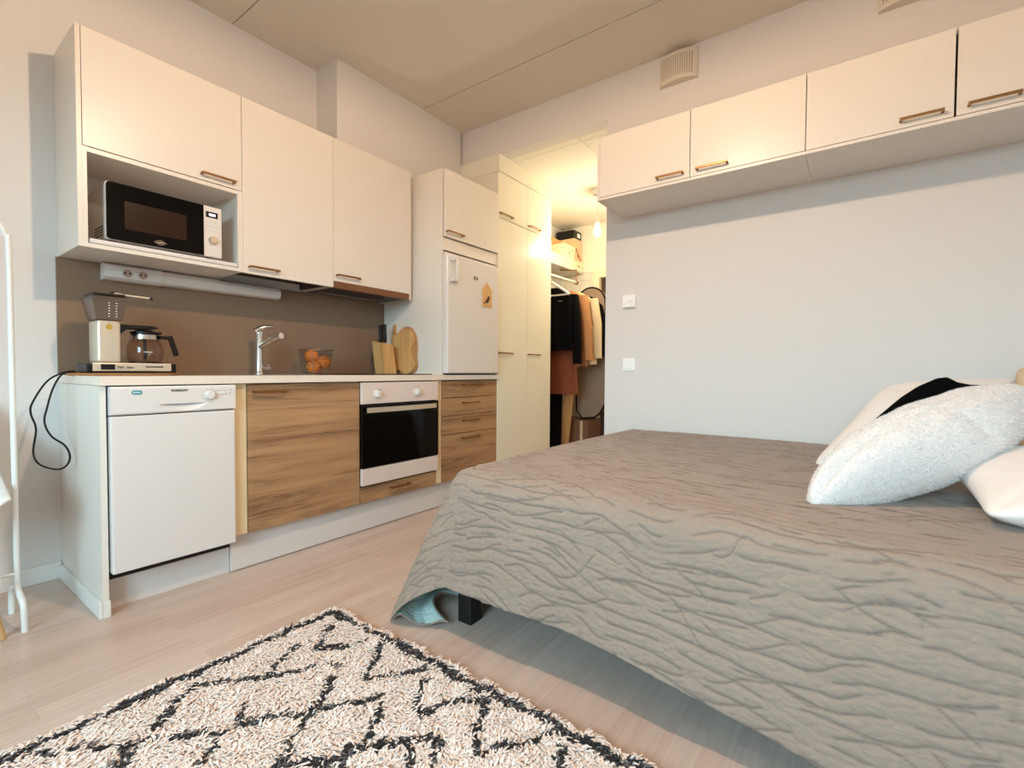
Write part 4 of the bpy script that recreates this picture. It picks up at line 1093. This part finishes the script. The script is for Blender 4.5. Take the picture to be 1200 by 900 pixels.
uvl.data.foreach_set('uv', UV.reshape(-1, 2)[li].ravel().astype(np.float32))
if me.polygons[10 * (nj - 1) + 10].normal.z < 0: me.flip_normals()
md = o.modifiers.new('thickness', 'SOLIDIFY'); md.thickness = .004; md.offset = -1; md.material_offset = 1; md.material_offset_rim = 0

# ---------------------------------------------------------------- pillows
def pillow(name, w, h, th, mtx, m, lab, seed, corner=.12, lump=.007, rp=7, n=64, group=None, fuzz=None, pw=2.6):
    u = np.linspace(-1, 1, n + 1); U, V = np.meshgrid(u, u, indexing='ij')
    X = U * w / 2 * (1 - corner * (1 - V ** 2) * np.abs(U) ** 3 * .6); Yv = V * h / 2 * (1 - corner * (1 - U ** 2) * np.abs(V) ** 3 * .6)
    rq = np.maximum(np.abs(U), np.abs(V)) / ((np.abs(U) ** rp + np.abs(V) ** rp) ** (1 / rp) + 1e-9); X = X * rq; Yv = Yv * rq
    T = th / 2 * (np.clip(1 - np.abs(U) ** pw, 0, 1) * np.clip(1 - np.abs(V) ** pw, 0, 1)) ** .55
    ln = (vnoise(U * 2.3 + 9, V * 2.3 + 4, seed) - .5) * 2 * lump + (vnoise(U * 6 + 3, V * 6 + 8, seed + 1) - .5) * lump
    ed = np.clip(1 - np.maximum(np.abs(U), np.abs(V)), 0, .25) / .25
    up = np.stack([X, Yv, T + ln * ed + .004], -1); dn = np.stack([X, Yv, -T * .8 + ln * ed * .5 - .004], -1)
    b = B(); b.grid(up); k = len(b.v); b.grid(dn[:, ::-1]); 
    # rim
    N = n + 1
    for i in range(n):
        for (a, c) in (((i, 0), (i + 1, 0)), ((i, n), (i + 1, n)), ((0, i), (0, i + 1)), ((n, i), (n, i + 1))):
            f = lambda p: p[0] * N + p[1]; g_ = lambda p: k + p[0] * N + (n - p[1])
            b.f.append((f(a), f(c), g_(c), g_(a))); b.m.append(0)
    b.move(mtx)
    return obj(name, b, m, label=lab, cat='pillow', sharp=0, group=group), b
def frame_mtx(c, xa, ya):
    xa = Vector(xa).normalized(); ya = Vector(ya); z = xa.cross(ya).normalized(); ya = z.cross(xa)
    return Matrix(((xa.x, ya.x, z.x, c[0]), (xa.y, ya.y, z.y, c[1]), (xa.z, ya.z, z.z, c[2]), (0, 0, 0, 1)))
def shear_mtx(c, xa, ya):
    xa = Vector(xa).normalized(); ya = Vector(ya).normalized(); z = xa.cross(ya).normalized()
    return Matrix(((xa.x, ya.x, z.x, c[0]), (xa.y, ya.y, z.y, c[1]), (xa.z, ya.z, z.z, c[2]), (0, 0, 0, 1)))
PIL = [
 ('pillow', .72, .50, .25, shear_mtx((1.414, -2.423, 0.703), (.54, -.74, .28), (.80, -.26, .33)), M['fur'], 'big fluffy white pillow tilted in front of the other pillows', 3, 2.7),
 ('pillow', .54, .56, .20, shear_mtx((2.003, -2.447, 0.725), (.42, -.90, .05), (.58, -.46, .62)), M['linen'], 'smooth white pillow leaning behind the big fluffy one, by the wall', 5, 5),
 ('pillow', .54, .58, .17, shear_mtx((1.365, -2.77, .643), (.98, .10, .14), (.05, -.99, .08)), M['linen'], 'smooth white pillow lying flat under the fluffy one at the right edge of the photo', 9, 14),
 ('cushion', .46, .42, .16, frame_mtx((2.12, -2.97, .765), (-.05, -.95, .0), (.35, 0, .9)), M['beigecloth'], 'beige cushion just visible behind the fluffy pillow at the right edge of the photo', 12, 8),
]
for nm, w_, h_, th_, mt, m_, lab, sd, rp_ in PIL:
    o, _ = pillow(nm, w_, h_, th_, mt, m_, lab, sd, rp=rp_)
    if nm == 'cushion': o['category'] = 'cushion'
    if m_ is M['fur']:                                    # short plush fibres, combed at random
        me = o.data; nf = 52000
        tri = np.array([(p.vertices[0], p.vertices[1], p.vertices[2]) for p in me.polygons] + [(p.vertices[0], p.vertices[2], p.vertices[3]) for p in me.polygons])
        co_ = np.zeros(len(me.vertices) * 3); me.vertices.foreach_get('co', co_); co_ = co_.reshape(-1, 3)
        a, b_, c = co_[tri[:, 0]], co_[tri[:, 1]], co_[tri[:, 2]]; nn = np.cross(b_ - a, c - a); ar = np.linalg.norm(nn, axis=1)
        ctr = co_.mean(0); nn = nn / (ar[:, None] + 1e-12)
        pick = rng.choice(len(tri), nf, p=ar / ar.sum()); r1 = np.sqrt(rng.random(nf))[:, None]; r2_ = rng.random(nf)[:, None]
        q = a[pick] * (1 - r1) + b_[pick] * r1 * (1 - r2_) + c[pick] * r1 * r2_; nq = nn[pick]
        nq = nq * np.sign(np.sum(nq * (q - ctr), 1))[:, None]
        dr_ = nq * .8 + rng.normal(0, .55, (nf, 3)); dr_ /= np.linalg.norm(dr_, axis=1)[:, None]
        sd_ = np.cross(dr_, rng.normal(0, 1, (nf, 3))); sd_ /= np.linalg.norm(sd_, axis=1)[:, None]
        ln_ = rng.uniform(.004, .009, nf)[:, None]; ww = .00055
        vs = np.stack([q - sd_ * ww, q + sd_ * ww, q + dr_ * ln_ * .6 + sd_ * ww * .8, q + dr_ * ln_ + nq * -.001, q + dr_ * ln_ * .6 - sd_ * ww * .8], 1).reshape(-1, 3)
        fb = B(); org_ = np.array(ORG[o.name]); fb.add((vs + org_).tolist(), [tuple(5 * i + k for k in range(5)) for i in range(nf)])
        fo = obj('fur', fb, M['fur2'], o, kind='stuff', fix=False, sharp=0)

# black cloth tucked between the two upper pillows
nu, nv = 40, 14; P = np.zeros((nu, nv, 3))
cl = [(1.414, -2.267, 0.743), (1.528, -2.32, 0.795), (1.615, -2.369, 0.842), (1.69, -2.419, 0.88), (1.758, -2.477, 0.91), (1.776, -2.501, 0.913), (1.797, -2.531, 0.895), (1.81, -2.567, 0.887), (1.827, -2.624, 0.886)]
for i in range(nu):
    s = i / (nu - 1) * (len(cl) - 1); k = min(int(s), len(cl) - 2); f = s - k
    c = Vector(cl[k]).lerp(Vector(cl[k + 1]), f)
    for j in range(nv):
        v = j / (nv - 1)
        P[i, j] = (c.x - .05 * v + .012 * math.sin(v * 3), c.y, c.z - .11 * v + .006 * math.sin(v * 6 + i * .4) * v)
b = B(); b.grid(P)
o = obj('cloth', b, M['blackcloth'], label='black cloth lying between the fluffy pillow and the smooth one behind it', cat='cloth', fix=False, sharp=0)
md = o.modifiers.new('thickness', 'SOLIDIFY'); md.thickness = .008

# ---------------------------------------------------------------- rug
RXM, RYM = .545, -.632; RX0, RY0 = -1.0, -2.55
t = thing('rug', ((RXM + RX0) / 2, (RYM + RY0) / 2, 0), 'cream shaggy rug with charcoal diamond lines and a dark border', 'rug')
obj('backing', bx(RX0, RXM, RY0, RYM, .001, .016, .003), M['rugbase'], t)
lines = [[(-.302, -.694), (-.258, -.739), (-.185, -.808)], [(-.117, -.863), (-.144, -.841), (-.175, -.894), (-.196, -.918)],
 [(-.093, -.824), (-.052, -.793), (-.007, -.759), (.041, -.723), (.093, -.781), (.142, -.814), (.18, -.854), (.215, -.82), (.281, -.797), (.324, -.773)],
 [(.072, -.932), (.045, -.976), (.006, -.989), (-.036, -.948), (-.082, -.902)], [(.047, -.987), (.066, -1.022), (.098, -1.031), (.167, -1.088), (.217, -1.128)],
 [(.18, -.854), (.245, -.896), (.303, -.939), (.343, -.981)], [(.279, -1.02), (.222, -1.068), (.161, -1.098), (.111, -1.131), (.065, -1.175), (.036, -1.192)],
 [(.006, -.989), (-.019, -1.002), (-.055, -1.028), (-.076, -1.054)], [(.036, -1.192), (.051, -1.213), (.099, -1.263), (.136, -1.286)],
 [(.453, -.752), (.344, -.841), (.398, -.901), (.463, -.932)], [(.365, -.856), (.408, -.886), (.463, -.932)],
 [(.475, -.991), (.403, -1.049), (.351, -1.096), (.39, -1.138), (.439, -1.17), (.475, -1.194)], [(.442, -1.241), (.397, -1.265), (.341, -1.304), (.335, -1.332), (.389, -1.351), (.434, -1.373), (.471, -1.413)],
 [(.194, -1.125), (.241, -1.132), (.276, -1.171), (.319, -1.189)], [(.303, -1.216), (.253, -1.256), (.205, -1.29), (.161, -1.305), (.1, -1.272)],
 [(.199, -1.342), (.234, -1.351), (.276, -1.386), (.312, -1.418)], [(.48, -1.436), (.415, -1.475), (.364, -1.504), (.334, -1.539), (.361, -1.561), (.396, -1.586), (.44, -1.614), (.481, -1.646)],
 [(.31, -1.431), (.268, -1.463), (.225, -1.488)], [(.466, -1.688), (.411, -1.712), (.34, -1.77), (.46, -1.88)]]
# the same diamonds carried on over the rest of the rug
for k in range(9):
    y = -.75 - .21 * k
    for x0 in (-.96, -.62): lines.append([(x0, y), (x0 + .14, y - .1), (x0 + .28, y), (x0 + .14, y + .1), (x0, y)])
    if y < -1.35: lines.append([(-.28, y), (-.14, y - .1), (0, y), (-.14, y + .1), (-.28, y)]); lines.append([(.04, y), (.15, y - .1), (.27, y), (.15, y + .1), (.04, y)])
segs = np.array([(*p, *q) for l in lines for p, q in zip(l[:-1], l[1:])])
sp = .0054
gx, gy = np.meshgrid(np.arange(RX0 + .002, RXM - .002, sp), np.arange(RY0 + .002, RYM - .002, sp), indexing='ij')
px = (gx + rng.uniform(-.5, .5, gx.shape) * sp).ravel(); py = (gy + rng.uniform(-.5, .5, gy.shape) * sp).ravel()
dmin = np.full(px.shape, 9.)
for x0, y0, x1, y1 in segs:
    L2 = (x1 - x0) ** 2 + (y1 - y0) ** 2 + 1e-12; tq = np.clip(((px - x0) * (x1 - x0) + (py - y0) * (y1 - y0)) / L2, 0, 1)
    dmin = np.minimum(dmin, np.hypot(px - x0 - tq * (x1 - x0), py - y0 - tq * (y1 - y0)))
rnd = rng.random(px.shape)
wob = (vnoise(px * 14, py * 14, 2) - .5) * .012
dark = (dmin < .0100 + wob * .6) & (rnd < .9)
bordr = np.minimum(np.minimum(np.abs(px - (RXM - .030)), np.abs(py - (RYM + -.036))), np.minimum(np.abs(px - (RX0 + .03)), np.abs(py - (RY0 + .036)))) < .0132 + wob * .5
inside = (px < RXM - .015) & (py < RYM - .020)
bordr &= inside & (rnd < .95)
nY = len(px)
mi = np.where(rng.random(nY) < .42, 1, 0); mi = np.where(dark | bordr, np.where(rng.random(nY) < .78, 2, 3), mi)
# each strand: bent three-sided yarn, two segments
lg = rng.uniform(.015, .026, nY); ang = -1.3 + 5.0 * (vnoise(px * 26, py * 26, 19) - .5) + rng.normal(0, .5, nY); tilt = rng.uniform(.45, 1.15, nY)
edge = np.clip(np.minimum(RXM - px, RYM - py) / .02, 0, 1)
dx, dy = np.cos(ang), np.sin(ang); w0 = rng.uniform(.0024, .0036, nY)
base = np.stack([px, py, np.full(nY, .0145)], -1)
hdir = np.stack([dx, dy, np.zeros(nY)], -1); side = np.stack([-dy, dx, np.zeros(nY)], -1); zz = np.array([0, 0, 1.])
up_ = rng.uniform(.12, .42, nY)
m1 = base + hdir * (lg * .22)[:, None] + zz * (lg * up_)[:, None]
m2 = m1 + hdir * (lg * .62)[:, None] + zz * (lg * rng.uniform(-.12, .18, nY))[:, None] + side * rng.normal(0, .004, nY)[:, None]
V = np.zeros((nY, 8, 3))
for q, (c, wq) in enumerate(((base, .8), (m1, 1.1))):
    for s3 in range(3):
        a = 2 * PI * s3 / 3 + .5
        V[:, q * 3 + s3] = c + side * (np.cos(a) * w0 * wq)[:, None] + (hdir * .5 + zz * .8) * (np.sin(a) * w0 * wq)[:, None]
V[:, 6] = m2 + side * (w0 * .6)[:, None]; V[:, 7] = m2 - side * (w0 * .6)[:, None]
F = np.array([(0, 1, 4, 3), (1, 2, 5, 4), (2, 0, 3, 5), (3, 4, 6, 7), (4, 5, 6, 6), (5, 3, 7, 6)])
quads = F[[0, 1, 2, 3, 5]]; tri = F[4][:3]
me = bpy.data.meshes.new('pile'); nv_ = nY * 8
org = np.array(ORG[t.name]); me.vertices.add(nv_); me.vertices.foreach_set('co', (V.reshape(-1, 3) - org).ravel().astype(np.float32))
off = (np.arange(nY) * 8)[:, None]
lq = (quads.ravel()[None, :] + off); lt = (tri[None, :] + off)
loops = np.concatenate([lq, lt], 1); per = loops.shape[1]
me.loops.add(nY * per); me.loops.foreach_set('vertex_index', loops.ravel().astype(np.int32))
me.polygons.add(nY * 6)
st = np.array([0, 4, 8, 12, 16, 20]); starts = (np.arange(nY) * per)[:, None] + st[None, :]
me.polygons.foreach_set('loop_start', starts.ravel().astype(np.int32))
for k_ in ('yarnc', 'yarnp', 'yarnk', 'yarng'): me.materials.append(M[k_])
me.polygons.foreach_set('material_index', np.repeat(mi, 6).astype(np.int32))
me.polygons.foreach_set('use_smooth', np.zeros(nY * 6, dtype=bool))
me.update(calc_edges=True); me.validate()
o = bpy.data.objects.new('pile', me); COL.objects.link(o); o.parent = t; o['kind'] = 'stuff'; ORG[o.name] = ORG[t.name]

# ---------------------------------------------------------------- lights
LX, LY, LZ = .41, -1.51, 2.43
t = thing('ceiling_lamp', (LX, LY, LZ), 'hanging ceiling lamp above the foot of the bed', 'lamp')
obj('ceiling_cup', B().lathe([(0, 0), (.05, 0), (.05, -.03), (.01, -.045), (0, -.045)], (LX, LY, H), 24), M['trim'], t)
obj('cord', B().tube([(LX, LY, H - .045), (LX, LY, LZ + .16)], .003, 8), M['trim'], t)
obj('lamp_shade', B().lathe([(.02, .165), (.10, .15), (.19, .10), (.235, .035), (.232, .035), (.186, .096), (.098, .145), (.02, .160)], (LX, LY, LZ), 40), M['shade'], t)
obj('bulb', B().lathe([(0, .035), (.02, .038), (.032, .06), (.03, .09), (.014, .12), (.014, .16), (0, .16)], (LX, LY, LZ), 20), M['bulb2'], t)
def light(kind, name, loc, power, col, **k):
    l = bpy.data.lights.new(name, kind); l.energy = power; l.color = col
    for a, v in k.items(): setattr(l, a, v)
    o = bpy.data.objects.new(name, l); COL.objects.link(o); o.location = loc; return o
light('POINT', 'ceiling_lamp_light', (LX, LY, LZ), 84, (1, .715, .49), shadow_soft_size=.03)
light('POINT', 'hall_bulb_light', (BX, BY, BZ - .075), 25, (1, .86, .62), shadow_soft_size=.03)
o = light('AREA', 'window_portal', (X0 - .12, (WY0 + WY1) / 2, (WZ0 + WZ1) / 2), 1, (1, 1, 1), shape='RECTANGLE', size=WZ1 - WZ0, size_y=WY1 - WY0)
o.rotation_euler = (0, -PI / 2, 0); o.data.cycles.is_portal = True
wd_ = bpy.data.worlds.new('sky'); SC.world = wd_; wd_.use_nodes = True
nt = wd_.node_tree; bg = nt.nodes['Background']
tc = nt.nodes.new('ShaderNodeTexCoord'); sp_ = nt.nodes.new('ShaderNodeSeparateXYZ'); cr = nt.nodes.new('ShaderNodeValToRGB')
nt.links.new(tc.outputs['Generated'], sp_.inputs[0]); nt.links.new(sp_.outputs['Z'], cr.inputs[0]); nt.links.new(cr.outputs[0], bg.inputs[0])
e_ = cr.color_ramp.elements; e_[0].position = 0.0; e_[0].color = (.10, .10, .09, 1); e_[1].position = .05; e_[1].color = (.54, .85, 1, 1)
bg.inputs[1].default_value = 27.5

# ---------------------------------------------------------------- camera
yaw, pitch, roll, fpx = .63061, -.02681, .00522, 560.06
cam = bpy.data.cameras.new('camera'); co = bpy.data.objects.new('camera', cam); COL.objects.link(co)
cam.sensor_width = 36; cam.lens = fpx / 1200 * 36; cam.clip_start = .02; cam.clip_end = 60
f = Vector((math.cos(yaw) * math.cos(pitch), math.sin(yaw) * math.cos(pitch), math.sin(pitch)))
r = Vector((math.sin(yaw), -math.cos(yaw), 0)); u = r.cross(f)
c_, s_ = math.cos(roll), math.sin(roll)
r2, u2 = r * c_ + u * s_, u * c_ - r * s_
co.matrix_world = Matrix(((r2.x, u2.x, -f.x, -.52), (r2.y, u2.y, -f.y, -2.2572), (r2.z, u2.z, -f.z, .9269), (0, 0, 0, 1)))
SC.camera = co
SC.view_settings.view_transform = 'Standard'; SC.view_settings.look = 'None'
SC.view_settings.gamma = 1; SC.view_settings.use_curve_mapping = False; SC.view_settings.exposure = 0.0
SC.cycles.max_bounces = 8; SC.cycles.diffuse_bounces = 5; SC.cycles.transparent_max_bounces = 12
